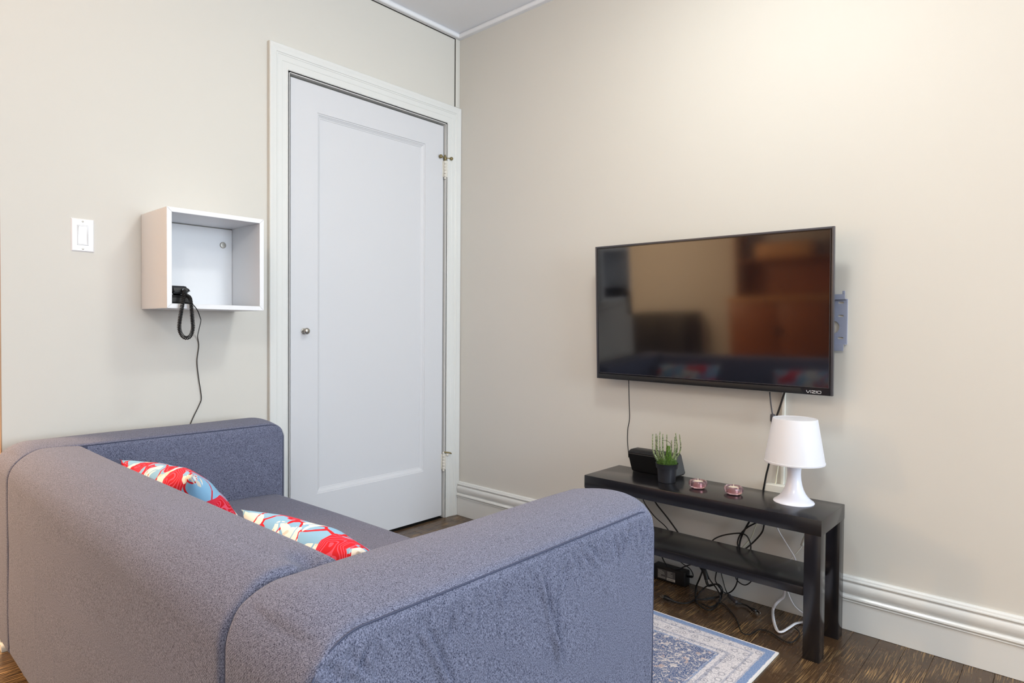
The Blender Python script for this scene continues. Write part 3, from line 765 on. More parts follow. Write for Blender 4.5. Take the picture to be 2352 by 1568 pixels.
box('bottom_bar', 0.0075, TVW-0.0075, 0, 0.0205, -0.013, -0.0002, M['black_matte'], tv, 0.0012)
box('screen_border', 0.0075, TVW-0.0075, 0.0205, TVH-0.0075, -0.012, -0.0022, M['black_gloss'], tv)
box('screen', 0.0135, TVW-0.0135, 0.0275, TVH-0.0115, -0.010, -0.0017, M['screen'], tv)
bm = bmesh.new(); t_ = 0.0008
for a in ((0.0122, 0.0135, 0.0262, TVH-0.0102), (TVW-0.0135, TVW-0.0122, 0.0262, TVH-0.0102)): add_box(bm, a[0], a[1], a[2], a[3], -0.010, -0.0012)
for a in ((0.0135, TVW-0.0135, 0.0262, 0.0275),): add_box(bm, a[0], a[1], a[2], a[3], -0.010, -0.0012)
bmo('screen_edge_strip', bm, M['tv_side'], tv)
box('back_housing', 0.10, TVW-0.10, 0.04, TVH-0.16, -0.040, -0.0130, M['black_matte'], tv, 0.006)
box('back_panel', 0.006, TVW-0.006, 0.004, TVH-0.006, -0.0160, -0.0128, M['black_matte'], tv)
# logo badge with its lettering
bm = bmesh.new(); pl = [(0.868, 0.0215), (0.878, 0.0040), (0.884, 0.0012), (TVW-0.0078, 0.0012), (TVW-0.0078, 0.0215)]
v0 = [bm.verts.new((a, b_, 0.0006)) for a, b_ in pl]; v1 = [bm.verts.new((a, b_, -0.002)) for a, b_ in pl]
bm.faces.new(v0); bm.faces.new(v1[::-1])
for k in range(5): bm.faces.new((v0[k], v1[k], v1[(k+1) % 5], v0[(k+1) % 5]))
badge = bmo('logo_badge', bm, M['black_gloss'], tv)
def stroke_letters():
    """VIZIO wordmark: wide rounded capitals drawn as strokes"""
    bm = bmesh.new(); sw = 0.0014
    def line(pts):
        for (x0, y0), (x1, y1) in zip(pts[:-1], pts[1:]):
            a, b_ = Vector((x0, y0, 0)), Vector((x1, y1, 0)); t = (b_-a).normalized(); nn = Vector((-t.y, t.x, 0))*sw/2
            a2, b2 = a-t*sw*0.35, b_+t*sw*0.35
            q = [a2+nn, a2-nn, b2-nn, b2+nn]
            lo = [bm.verts.new((p.x, p.y, 0.0006)) for p in q]; hi = [bm.verts.new((p.x, p.y, 0.0012)) for p in q]
            bm.faces.new(hi); bm.faces.new(lo[::-1])
            for k in range(4): bm.faces.new((lo[k], lo[(k+1) % 4], hi[(k+1) % 4], hi[k]))
    X, Y0, Y1 = 0.8885, 0.0065, 0.0150
    def rr(x0, x1, y0, y1, r_=0.002):
        p = []
        for cx, cy, a0 in ((x1-r_, y1-r_, 0), (x0+r_, y1-r_, 90), (x0+r_, y0+r_, 180), (x1-r_, y0+r_, 270)):
            for k in range(4): p.append((cx+r_*math.cos(R(a0+k*30)), cy+r_*math.sin(R(a0+k*30))))
        return p+[p[0]]
    line([(X, Y1), (X+0.0012, Y1-0.003), (X+0.0036, Y0+0.001), (X+0.0052, Y0), (X+0.0066, Y0+0.001), (X+0.0112, Y1)])          # V
    line([(X+0.0148, Y0), (X+0.0148, Y1)])                                                                               # I
    line([(X+0.0182, Y1), (X+0.0285, Y1), (X+0.0292, Y1-0.0012), (X+0.0288, Y1-0.0024), (X+0.0190, Y0+0.0022), (X+0.0184, Y0+0.001), (X+0.0192, Y0), (X+0.0296, Y0)])  # Z
    line([(X+0.0330, Y0), (X+0.0330, Y1)])                                                                               # I
    line(rr(X+0.0366, X+0.0480, Y0, Y1))                                                                                 # O
    return bm
bmo('logo_lettering', stroke_letters(), M['logo'], badge)

# wall mount plate seen past the right edge of the television
mount = empty('tv_wall_mount', (-0.01, -1.6, 1.07), 'blue-grey slotted steel wall mount showing beside the right edge of the television', 'mount')
def mount_plate():
    # plate in the plane of the wall (coordinates y, z), with slots and a round hole cut through
    y0, y1, z0, z1 = -1.985, -1.45, 0.995, 1.153
    import mathutils.geometry as mg
    loops = [[(y0, z0), (y1, z0), (y1, z1), (y0, z1)]]
    def slot(cy, cz, w_=0.0185, h_=0.0072):
        p = []; r_ = h_/2
        for k in range(7): a = R(-90+30*k); p.append((cy+w_/2-r_+r_*math.cos(a), cz+r_*math.sin(a)))
        for k in range(7): a = R(90+30*k); p.append((cy-w_/2+r_+r_*math.cos(a), cz+r_*math.sin(a)))
        return p
    for cy in (-1.9655, -1.74, -1.50):
        for cz in (1.1408, 1.0945, 1.0165): loops.append(slot(cy, cz))
    for cy in (-1.938, -1.62): loops.append([(cy+0.0235*math.cos(R(k*15)), 1.055+0.0235*math.sin(R(k*15))) for k in range(24)])
    tri = mg.tessellate_polygon([[Vector((a, b_, 0)) for a, b_ in l] for l in loops])
    flat = [p for l in loops for p in l]
    bm = bmesh.new(); f_ = [bm.verts.new((-0.0045, a, b_)) for a, b_ in flat]; b2 = [bm.verts.new((-0.0020, a, b_)) for a, b_ in flat]
    for t in tri:
        try: bm.faces.new([f_[i] for i in t]); bm.faces.new([b2[i] for i in t][::-1])
        except ValueError: pass
    k0 = 0
    for l in loops:
        for k in range(len(l)):
            a, b_ = k0+k, k0+(k+1) % len(l); bm.faces.new((f_[a], f_[b_], b2[b_], b2[a]))
        k0 += len(l)
    # top lip with a raised ear, bottom lip
    add_box(bm, -0.0165, -0.014, y0+0.0045, y1, z1+0.001, z1+0.017)
    add_box(bm, -0.0165, -0.0020, y0+0.002, y1, z1-0.0015, z1+0.001)
    add_box(bm, -0.0165, -0.014, y0+0.0045, y0+0.013, z1+0.017, z1+0.0285, 0.001)
    add_box(bm, -0.0165, -0.014, y0+0.007, y1, z0-0.0235, z0-0.001)
    add_box(bm, -0.0165, -0.0020, y0+0.002, y1, z0-0.001, z0+0.0015)
    return bm
parts = [bmo('mount_plate', mount_plate(), M['bracket'], mount)]
parts.append(box('mount_edge', -0.0045, 0.0, -1.9862, -1.985, 0.995, 1.153, M['bracket'], mount))
parts.append(box('mount_spacer', -0.0020, 0.0, -1.80, -1.72, 1.00, 1.15, M['bracket'], mount))
parts.append(box('mount_arm', -0.058, -0.0095, -1.60, -1.56, 0.95, 1.20, M['black_matte'], mount))
parts.append(box('mount_arm', -0.058, -0.0095, -1.40, -1.36, 0.95, 1.20, M['black_matte'], mount))
parts.append(box('mount_arm', -0.030, -0.0095, -1.56, -1.36, 1.02, 1.10, M['black_matte'], mount))
for p in parts: p.matrix_parent_inverse = Matrix.Translation(-mount.location)

# ------------------------------------------------------------------ wall box with telephone
EX0, EX1, EZ0, EZ1, EY = -1.6025, -1.2545, 1.1030, 1.4530, -0.250
cube = empty('wall_box', (EX0, 0, EZ0), 'open white square wall box hanging left of the door', 'shelf box')
T_ = 0.0165
parts = []
def board(name, pts_front, y0, y1, mat):
    bm = bmesh.new(); a = [bm.verts.new((x, y0, z)) for x, z in pts_front]; b2 = [bm.verts.new((x, y1, z)) for x, z in pts_front]
    bm.faces.new(a); bm.faces.new(b2[::-1]); n = len(a)
    for k in range(n): bm.faces.new((a[k], b2[k], b2[(k+1) % n], a[(k+1) % n]))
    es = [e for e in bm.edges]; bmesh.ops.bevel(bm, geom=es, offset=0.0008, segments=1, affect='EDGES')
    o = bmo(name, bm, mat, cube, autos=30); parts.append(o); return o
g = 0.0002
board('side_board', [(EX0, EZ0+g), (EX0+T_, EZ0+T_+g), (EX0+T_, EZ1-T_-g), (EX0, EZ1-g)], EY, -0.002, M['white_lam'])
board('side_board', [(EX1, EZ0+g), (EX1, EZ1-g), (EX1-T_, EZ1-T_-g), (EX1-T_, EZ0+T_+g)], EY, -0.002, M['white_lam'])
board('top_board', [(EX0+g, EZ1), (EX0+T_+g, EZ1-T_), (EX1-T_-g, EZ1-T_), (EX1-g, EZ1)], EY, -0.002, M['white_lam'])
board('bottom_board', [(EX0+g, EZ0), (EX1-g, EZ0), (EX1-T_-g, EZ0+T_), (EX0+T_+g, EZ0+T_)], EY, -0.002, M['white_lam'])
parts.append(box('back_board', EX0+T_+0.001, EX1-T_-0.001, -0.014, -0.008, EZ0+T_+0.0008, EZ1-T_-0.004, M['white_lam'], cube))
ob = lathe('screw_cap', [(0.0125, 0), (0.0125, 0.002), (0.0105, 0.0042), (0.0, 0.0048)], M['chrome'], cube, (-1.3085, -0.014, 1.3685), 28, 'y'); ob['label'] = 'round metal screw cap'; parts.append(ob)
for p in parts: p.matrix_parent_inverse = Matrix.Translation(-cube.location)

phone = empty('telephone', (-1.55, -0.14, EZ0+T_), 'black corded telephone lying in the left corner of the white wall box', 'telephone')
PZ = EZ0+T_+0.0004
def slab_profile(name, prof_yz, x0, x1, mat, parent, bev=0.004):
    bm = bmesh.new(); a = [bm.verts.new((x0, yy, z)) for yy, z in prof_yz]; b2 = [bm.verts.new((x1, yy, z)) for yy, z in prof_yz]; n = len(a)
    bm.faces.new(a); bm.faces.new(b2[::-1])
    for k in range(n): bm.faces.new((a[k], b2[k], b2[(k+1) % n], a[(k+1) % n]))
    bmesh.ops.bevel(bm, geom=list(bm.edges), offset=bev, segments=3, affect='EDGES')
    return bmo(name, bm, mat, parent, autos=50)
parts = [slab_profile('phone_base', [(-0.232, PZ), (-0.03, PZ), (-0.03, PZ+0.040), (-0.20, PZ+0.034), (-0.226, PZ+0.028)], -1.584, -1.508, M['black_matte'], phone, 0.006)]
hp = [(-0.236, PZ+0.036), (-0.236, PZ+0.050), (-0.222, PZ+0.062), (-0.17, PZ+0.067), (-0.10, PZ+0.066), (-0.045, PZ+0.062), (-0.03, PZ+0.052), (-0.03, PZ+0.040), (-0.075, PZ+0.040), (-0.10, PZ+0.046), (-0.165, PZ+0.046), (-0.190, PZ+0.036)]
parts.append(slab_profile('handset', hp, -1.582, -1.517, M['black_matte'], phone, 0.009))
parts.append(box('cord_plug', -1.552, -1.541, -0.247, -0.235, PZ+0.044, PZ+0.053, M['black_gloss'], phone, 0.001))
parts.append(box('cord_plug', -1.538, -1.530, -0.243, -0.231, PZ+0.026, PZ+0.034, M['black_gloss'], phone, 0.001))
def coil(path, rc, rw, turns_per_m, sides=6):
    pts = catmull(path, 40); out = []; s = 0; up = None
    for i, p in enumerate(pts):
        t = (pts[min(i+1, len(pts)-1)]-pts[max(i-1, 0)]).normalized()
        if up is None: up = Vector((1, 0, 0))
        sv = t.cross(up).normalized(); up = sv.cross(t).normalized()
        if i: s += (p-pts[i-1]).length
        out.append((p, sv, up, s))
    L = out[-1][3]; N = int(L*turns_per_m*10); res = []; j = 0
    for k in range(N+1):
        ss = L*k/N
        while j < len(out)-2 and out[j+1][3] < ss: j += 1
        f = (ss-out[j][3])/max(1e-9, out[j+1][3]-out[j][3]); p = out[j][0].lerp(out[j+1][0], f)
        a = 2*math.pi*ss*turns_per_m; res.append(p+out[j][1]*math.cos(a)*rc+out[j][2]*math.sin(a)*rc)
    return res
CO = [(-1.5465, -0.250, 1.1660), (-1.5520, -0.264, 1.1480), (-1.5590, -0.268, 1.1149), (-1.5675, -0.268, 1.0618), (-1.569, -0.268, 1.0316), (-1.5605, -0.268, 1.0089), (-1.5461, -0.268, 0.9997),
      (-1.5315, -0.268, 1.0088), (-1.5241, -0.268, 1.0349), (-1.5255, -0.268, 1.0624), (-1.5298, -0.268, 1.1159), (-1.5325, -0.262, 1.1404), (-1.534, -0.242, 1.1495)]
vs, fs = tube_mesh(coil(CO, 0.0054, 0.0016, 180), 0.0019, 6)
parts.append(mesh_obj('coiled_cord', vs, fs, M['cord'], phone, smooth=True))
PL = [(-1.520, -0.228, PZ+0.004), (-1.5233, -0.255, 1.1225), (-1.5075, -0.262, 1.0998), (-1.4877, -0.24, 1.0709), (-1.4701, -0.2, 1.0588), (-1.4199, -0.05, 1.0143), (-1.4065, -0.012, 0.9968), (-1.4001, -0.006, 0.9623),
      (-1.4068, -0.006, 0.9024), (-1.4003, -0.006, 0.8334), (-1.3905, -0.006, 0.7603), (-1.3989, -0.006, 0.7299), (-1.4205, -0.006, 0.6854), (-1.4385, -0.006, 0.6445), (-1.4548, -0.008, 0.6072), (-1.4645, -0.008, 0.5661), (-1.47, -0.008, 0.50)]
parts.append(tube('line_cord', PL, 0.0017, M['cord'], phone, 8, 6))
for p in parts: p.matrix_parent_inverse = Matrix.Translation(-phone.location)

# light switch
sw = empty('light_switch', (-1.788, 0, 1.354), 'white rocker light switch on the left wall beside the wall box', 'switch')
SXc, SZc = -1.788, 1.3545
bm = bmesh.new(); ow, oh = 0.0345, 0.0570; iw, ih = 0.0172, 0.0345
rr_ = [(ow, oh, 0.0), (ow, oh, 0.001), (ow-0.0035, oh-0.0035, 0.0055), (iw, ih, 0.0055), (iw, ih, 0.001)]
vs, fs = [], []
for a, b_, h in rr_: vs += [(SXc-a, -h, SZc-b_), (SXc+a, -h, SZc-b_), (SXc+a, -h, SZc+b_), (SXc-a, -h, SZc+b_)]
for i in range(4):
    for k in range(4): fs.append((i*4+k, i*4+(k+1) % 4, i*4+4+(k+1) % 4, i*4+4+k))
bm.free()
parts = [mesh_obj('switch_plate', vs, fs, M['switch'], sw)]
bm = bmesh.new()
for a in ((-0.0166, -0.0140), (0.0140, 0.0166)): add_box(bm, SXc+a[0], SXc+a[1], -0.0065, -0.001, SZc-0.0338, SZc+0.0338, 0.0004, 1)
for a in ((-0.0338, -0.0312), (0.0312, 0.0338)): add_box(bm, SXc-0.0140, SXc+0.0140, -0.0065, -0.001, SZc+a[0], SZc+a[1], 0.0004, 1)
parts.append(bmo('rocker_frame', bm, M['switch'], sw))
bm = bmesh.new(); pr_ = [(-0.0305, 0.0055), (0.0, 0.0045), (0.0305, 0.0085), (0.0305, 0.001), (-0.0305, 0.001)]
a = [bm.verts.new((SXc-0.0132, -h, SZc+z)) for z, h in pr_]; b2 = [bm.verts.new((SXc+0.0132, -h, SZc+z)) for z, h in pr_]
bm.faces.new(a); bm.faces.new(b2[::-1])
for k in range(5): bm.faces.new((a[k], b2[k], b2[(k+1) % 5], a[(k+1) % 5]))
parts.append(bmo('rocker', bm, M['switch'], sw))
parts.append(box('switch_gap', SXc-0.0171, SXc+0.0171, -0.0012, -0.0002, SZc-0.0344, SZc+0.0344, M['label_grey'], sw))
for dz in (-0.0475, 0.0475):
    parts.append(lathe('screw', [(0.0030, 0), (0.0030, 0.0006), (0.0018, 0.0012), (0, 0.0013)], M['chrome'], sw, (SXc, -0.0055, SZc+dz), 16, 'y'))
for p in parts: p.matrix_parent_inverse = Matrix.Translation(-sw.location)

# ------------------------------------------------------------------ things on the bench
ZB = 0.4502
# white table lamp
LX, LY = -0.160, -1.867
lamp = empty('table_lamp', (LX, LY, ZB), 'white table lamp with a flared foot on the right end of the black bench', 'lamp')
foot = [(0.0655, 0.0), (0.0662, 0.002), (0.0640, 0.0055), (0.055, 0.0115), (0.046, 0.020), (0.038, 0.031), (0.0315, 0.044), (0.0265, 0.060), (0.0232, 0.078), (0.0218, 0.095), (0.0222, 0.110), (0.0240, 0.124), (0.0275, 0.136), (0.033, 0.146), (0.036, 0.150)]
lathe('lamp_foot', foot, M['lamp_white'], lamp, n=64)
sh = [(0.0975, 0.137), (0.0982, 0.1395), (0.0978, 0.1430), (0.0965, 0.1440), (0.0722, 0.287), (0.0712, 0.2895), (0.0690, 0.2895), (0.060, 0.2865), (0.0, 0.2865)]
lathe('lamp_shade', sh[:7]+[(0.0690, 0.2875), (0.0935, 0.1440), (0.0945, 0.1375), (0.0975, 0.137)], M['shade'], lamp, n=72, caps=False)
lathe('shade_top', [(0.0695, 0.2868), (0.0695, 0.2885), (0.0, 0.2885)], M['shade'], lamp, n=72)

# plant
plant = empty('potted_heather', (-0.200, -1.405, ZB), 'small heather-like green plant in a black plastic pot on the bench', 'plant')
lathe('pot', [(0.0320, 0.0), (0.0330, 0.001), (0.0332, 0.004), (0.0368, 0.0535), (0.0412, 0.0545), (0.0436, 0.0715), (0.0446, 0.0730), (0.0425, 0.0730), (0.0400, 0.0600), (0.0, 0.0600)], M['pot'], plant, n=48)
def plant_parts():
    rs = np.random.RandomState(11)
    stems_v, stems_f, lv, lf, bv, bf, gv, gf = [], [], [], [], [], [], [], []
    def needle(V, F, p, d, L, wd):
        d = d.normalized(); s_ = d.cross(Vector((0.3, 0.5, 0.8))).normalized()*wd; s2 = d.cross(s_).normalized()*wd*0.5
        k = len(V); V += [p+s_, p-s_+s2, p-s2, p+d*L]; F += [(k, k+1, k+3), (k+1, k+2, k+3), (k+2, k, k+3)]
    # right = image right on the bench (seen from the room): mostly -y with a little +x
    rt = Vector((0.669, -0.743, 0)); bk = Vector((0.743, 0.669, 0))
    tips = [(-0.042, 0.124, -0.004), (-0.030, 0.122, 0.008), (-0.021, 0.132, 0.0), (-0.016, 0.127, -0.012), (-0.025, 0.112, 0.014), (0.000, 0.121, 0.004), (0.024, 0.127, 0.002),
            (0.019, 0.116, -0.010), (0.033, 0.123, -0.004), (0.028, 0.112, 0.012), (0.012, 0.098, 0.0), (-0.010, 0.105, 0.008)]
    stems = []
    for tx, tz, td in tips:
        tx *= 1.38; td *= 1.5
        x0 = tx*0.30+rs.uniform(-0.004, 0.004)
        p0 = rt*x0+bk*td*0.5; p3 = rt*tx+bk*td+Vector((0, 0, tz))
        mid = rt*(tx*0.98+(0.006 if tx > 0.03 else 0))+bk*td+Vector((0, 0, tz*0.55))
        mid1 = rt*(x0*0.4+tx*0.62)+bk*td*0.8+Vector((0, 0, tz*0.25))
        stems.append([p0, mid1, mid, p3])
    stems.append([rt*-0.018+Vector((0, 0, 0.10)), rt*0.0+Vector((0, 0, 0.097)), rt*0.012+Vector((0, 0, 0.087)), rt*0.018+Vector((0, 0, 0.070))])
    up0 = Vector((0, 0, 0.062))
    for si, st_ in enumerate(stems):
        path = [p+up0 for p in catmull(st_, 14)]
        v, f = tube_mesh(path, 0.0008, 5); k = len(stems_v); stems_v += v; stems_f += [tuple(i+k for i in q) for q in f]
        if si == len(stems)-1: continue
        N = 260
        for q in range(N):
            fr = q/N; i = min(len(path)-2, int(fr*(len(path)-1))); p = path[i].lerp(path[i+1], fr*(len(path)-1)-i)
            t = (path[i+1]-path[i]).normalized(); a = q*2.39996
            o1 = t.orthogonal().normalized(); o2 = t.cross(o1); d = (o1*math.cos(a)+o2*math.sin(a))*0.85+t*0.8
            L = 0.0095*(1.0-0.5*fr)*rs.uniform(0.8, 1.2)
            if fr > 0.22 and rs.rand() < 0.5: needle(bv, bf, p, d, L*0.95, 0.0015)
            else: needle(lv, lf, p, d, L, 0.0010)
    # bright central sprig and the low tuft
    for q in range(420):
        h = 0.012+0.064*rs.rand(); rad = 0.013*(1-(h-0.012)/0.075)+0.001; a = rs.uniform(0, 6.28)
        p = rt*(0.004+rad*math.cos(a)*0.8)+bk*(-0.006+rad*math.sin(a)*0.8)+Vector((0, 0, h))+up0*1.0
        needle(gv, gf, p, Vector((math.cos(a)*0.7, math.sin(a)*0.7, 1.0)), 0.010*rs.uniform(0.7, 1.2), 0.0008)
    for q in range(1500):
        a = rs.uniform(0, 6.28); rr0 = 0.037*math.sqrt(rs.rand()); h = rs.uniform(0.0, 0.036)*(1-0.5*(rr0/0.037)**2)
        p = Vector((rr0*math.cos(a), rr0*math.sin(a), h+0.060))
        d = Vector((math.cos(a)*rs.uniform(0.2, 1.0), math.sin(a)*rs.uniform(0.2, 1.0), rs.uniform(0.5, 1.2)))
        V, F = (gv, gf) if rs.rand() < 0.3 else (lv, lf)
        needle(V, F, p, d, 0.010*rs.uniform(0.7, 1.3), 0.0008)
    return (stems_v, stems_f), (lv, lf), (bv, bf), (gv, gf)
A_, B_, C_, D_ = plant_parts()
mesh_obj('stems', A_[0], A_[1], M['stem'], plant, True)
o = mesh_obj('needle_leaves', B_[0], B_[1], M['leaf'], plant); o['kind'] = 'stuff'
o = mesh_obj('pale_buds', C_[0], C_[1], M['leaf_pale'], plant); o['kind'] = 'stuff'; o['label'] = 'pale cream buds along the stems'
o = mesh_obj('bright_sprig', D_[0], D_[1], M['leaf_bright'], plant); o['kind'] = 'stuff'; o['label'] = 'brighter green sprig in the middle'

# tealight holders
def tealight(loc, label, rz):
    t = empty('tealight_holder', loc, label, 'candle holder', None, rz)
    n = 48; prof = [(0.0150, 0.0), (0.0225, 0.0015), (0.0285, 0.006), (0.0320, 0.0135), (0.0322, 0.0205), (0.0300, 0.0260), (0.0275, 0.0285),
                    (0.0245, 0.0282), (0.0228, 0.0260), (0.0224, 0.0120), (0.0215, 0.0090), (0.0, 0.0088)]
    g_ = lathe('glass_bowl', prof, M['pink'], t, n=n, autos=60)
    # four soft lobes
    for v in g_.data.vertices:
        a = math.atan2(v.co.y, v.co.x); r_ = math.hypot(v.co.x, v.co.y)
        if r_ > 0.0255:
            k = 1+0.055*math.cos(4*a); v.co.x *= k; v.co.y *= k
    lathe('tealight_cup', [(0.0190, 0.0092), (0.0192, 0.0250), (0.0186, 0.0250), (0.0184, 0.0230)], M['alu'], t, n=40, caps=False)
    lathe('wax', [(0.0183, 0.0096), (0.0183, 0.0240), (0.0150, 0.0255), (0.0, 0.0258)], M['wax'], t, n=40)
    tube('wick', [(0, 0, 0.025), (0.0003, 0, 0.030), (0.0008, 0, 0.036)], 0.0009, M['wax'], t, 6, 4)
    return t
tealight((-0.205, -1.537, ZB), 'pink glass tealight holder on the bench, the one beside the plant pot', 0.6)
tealight((-0.199, -1.671, ZB), 'pink glass tealight holder on the bench, the one nearer the white lamp', 0.2)

# small black speaker box, leaning wedge
spk = empty('speaker', (-0.11, -1.30, ZB), 'black wedge-shaped speaker lying behind the plant pot on the bench', 'speaker')
bm = bmesh.new(); pr_ = [(-0.130, ZB+0.0002), (-0.165, ZB+0.082), (-0.150, ZB+0.094), (-0.086, ZB+0.094), (-0.076, ZB+0.088), (-0.040, ZB+0.010), (-0.046, ZB+0.0002)]
a = [bm.verts.new((x, -1.205, z)) for x, z in pr_]; b2 = [bm.verts.new((x, -1.404, z)) for x, z in pr_]; n = len(a)
bm.faces.new(a); bm.faces.new(b2[::-1])
for k in range(n): bm.faces.new((a[k], b2[k], b2[(k+1) % n], a[(k+1) % n]))
bmesh.ops.bevel(bm, geom=list(bm.edges), offset=0.004, segments=3, affect='EDGES')
p1 = bmo('speaker_body', bm, M['black_matte'], spk, autos=40)
bm = bmesh.new(); cxp = sum(p[0] for p in pr_)/n; czp = sum(p[1] for p in pr_)/n
q = [bm.verts.new((cxp+(x-cxp)*0.86, -1.4046, czp+(z-czp)*0.86)) for x, z in pr_]; q2 = [bm.verts.new((v.co.x, -1.403, v.co.z)) for v in q]
bm.faces.new(q); bm.faces.new(q2[::-1])
for k in range(n): bm.faces.new((q[k], q2[k], q2[(k+1) % n], q[(k+1) % n]))
M['panel_grey'] = plain('speaker_end_grey', (0.085, 0.095, 0.105, 1), 0.4)
p2 = bmo('end_panel', bm, M['panel_grey'], spk)
for p in (p1, p2): p.matrix_parent_inverse = Matrix.Translation(-spk.location)

# ------------------------------------------------------------------ cable raceway, outlet box
rw = box('cable_raceway', -0.011, 0.0, -1.7825, -1.7705, 0.468, 0.86, M['raceway'], None, 0.0015)
tag(rw, 'narrow white cable raceway on the wall between television and bench', 'raceway')
outlet = empty('outlet_box', (0, -1.762, 0.44), 'white surface outlet box on the wall behind the lamp', 'outlet')
p1 = box('box_body', -0.034, 0.0, -1.806, -1.720, 0.385, 0.4680, M['raceway'], outlet, 0.004, 3)
p2 = box('outlet_face', -0.036, -0.0338, -1.796, -1.730, 0.395, 0.440, M['switch'], outlet, 0.001)
for p in (p1, p2): p.matrix_parent_inverse = Matrix.Translation(-outlet.location)

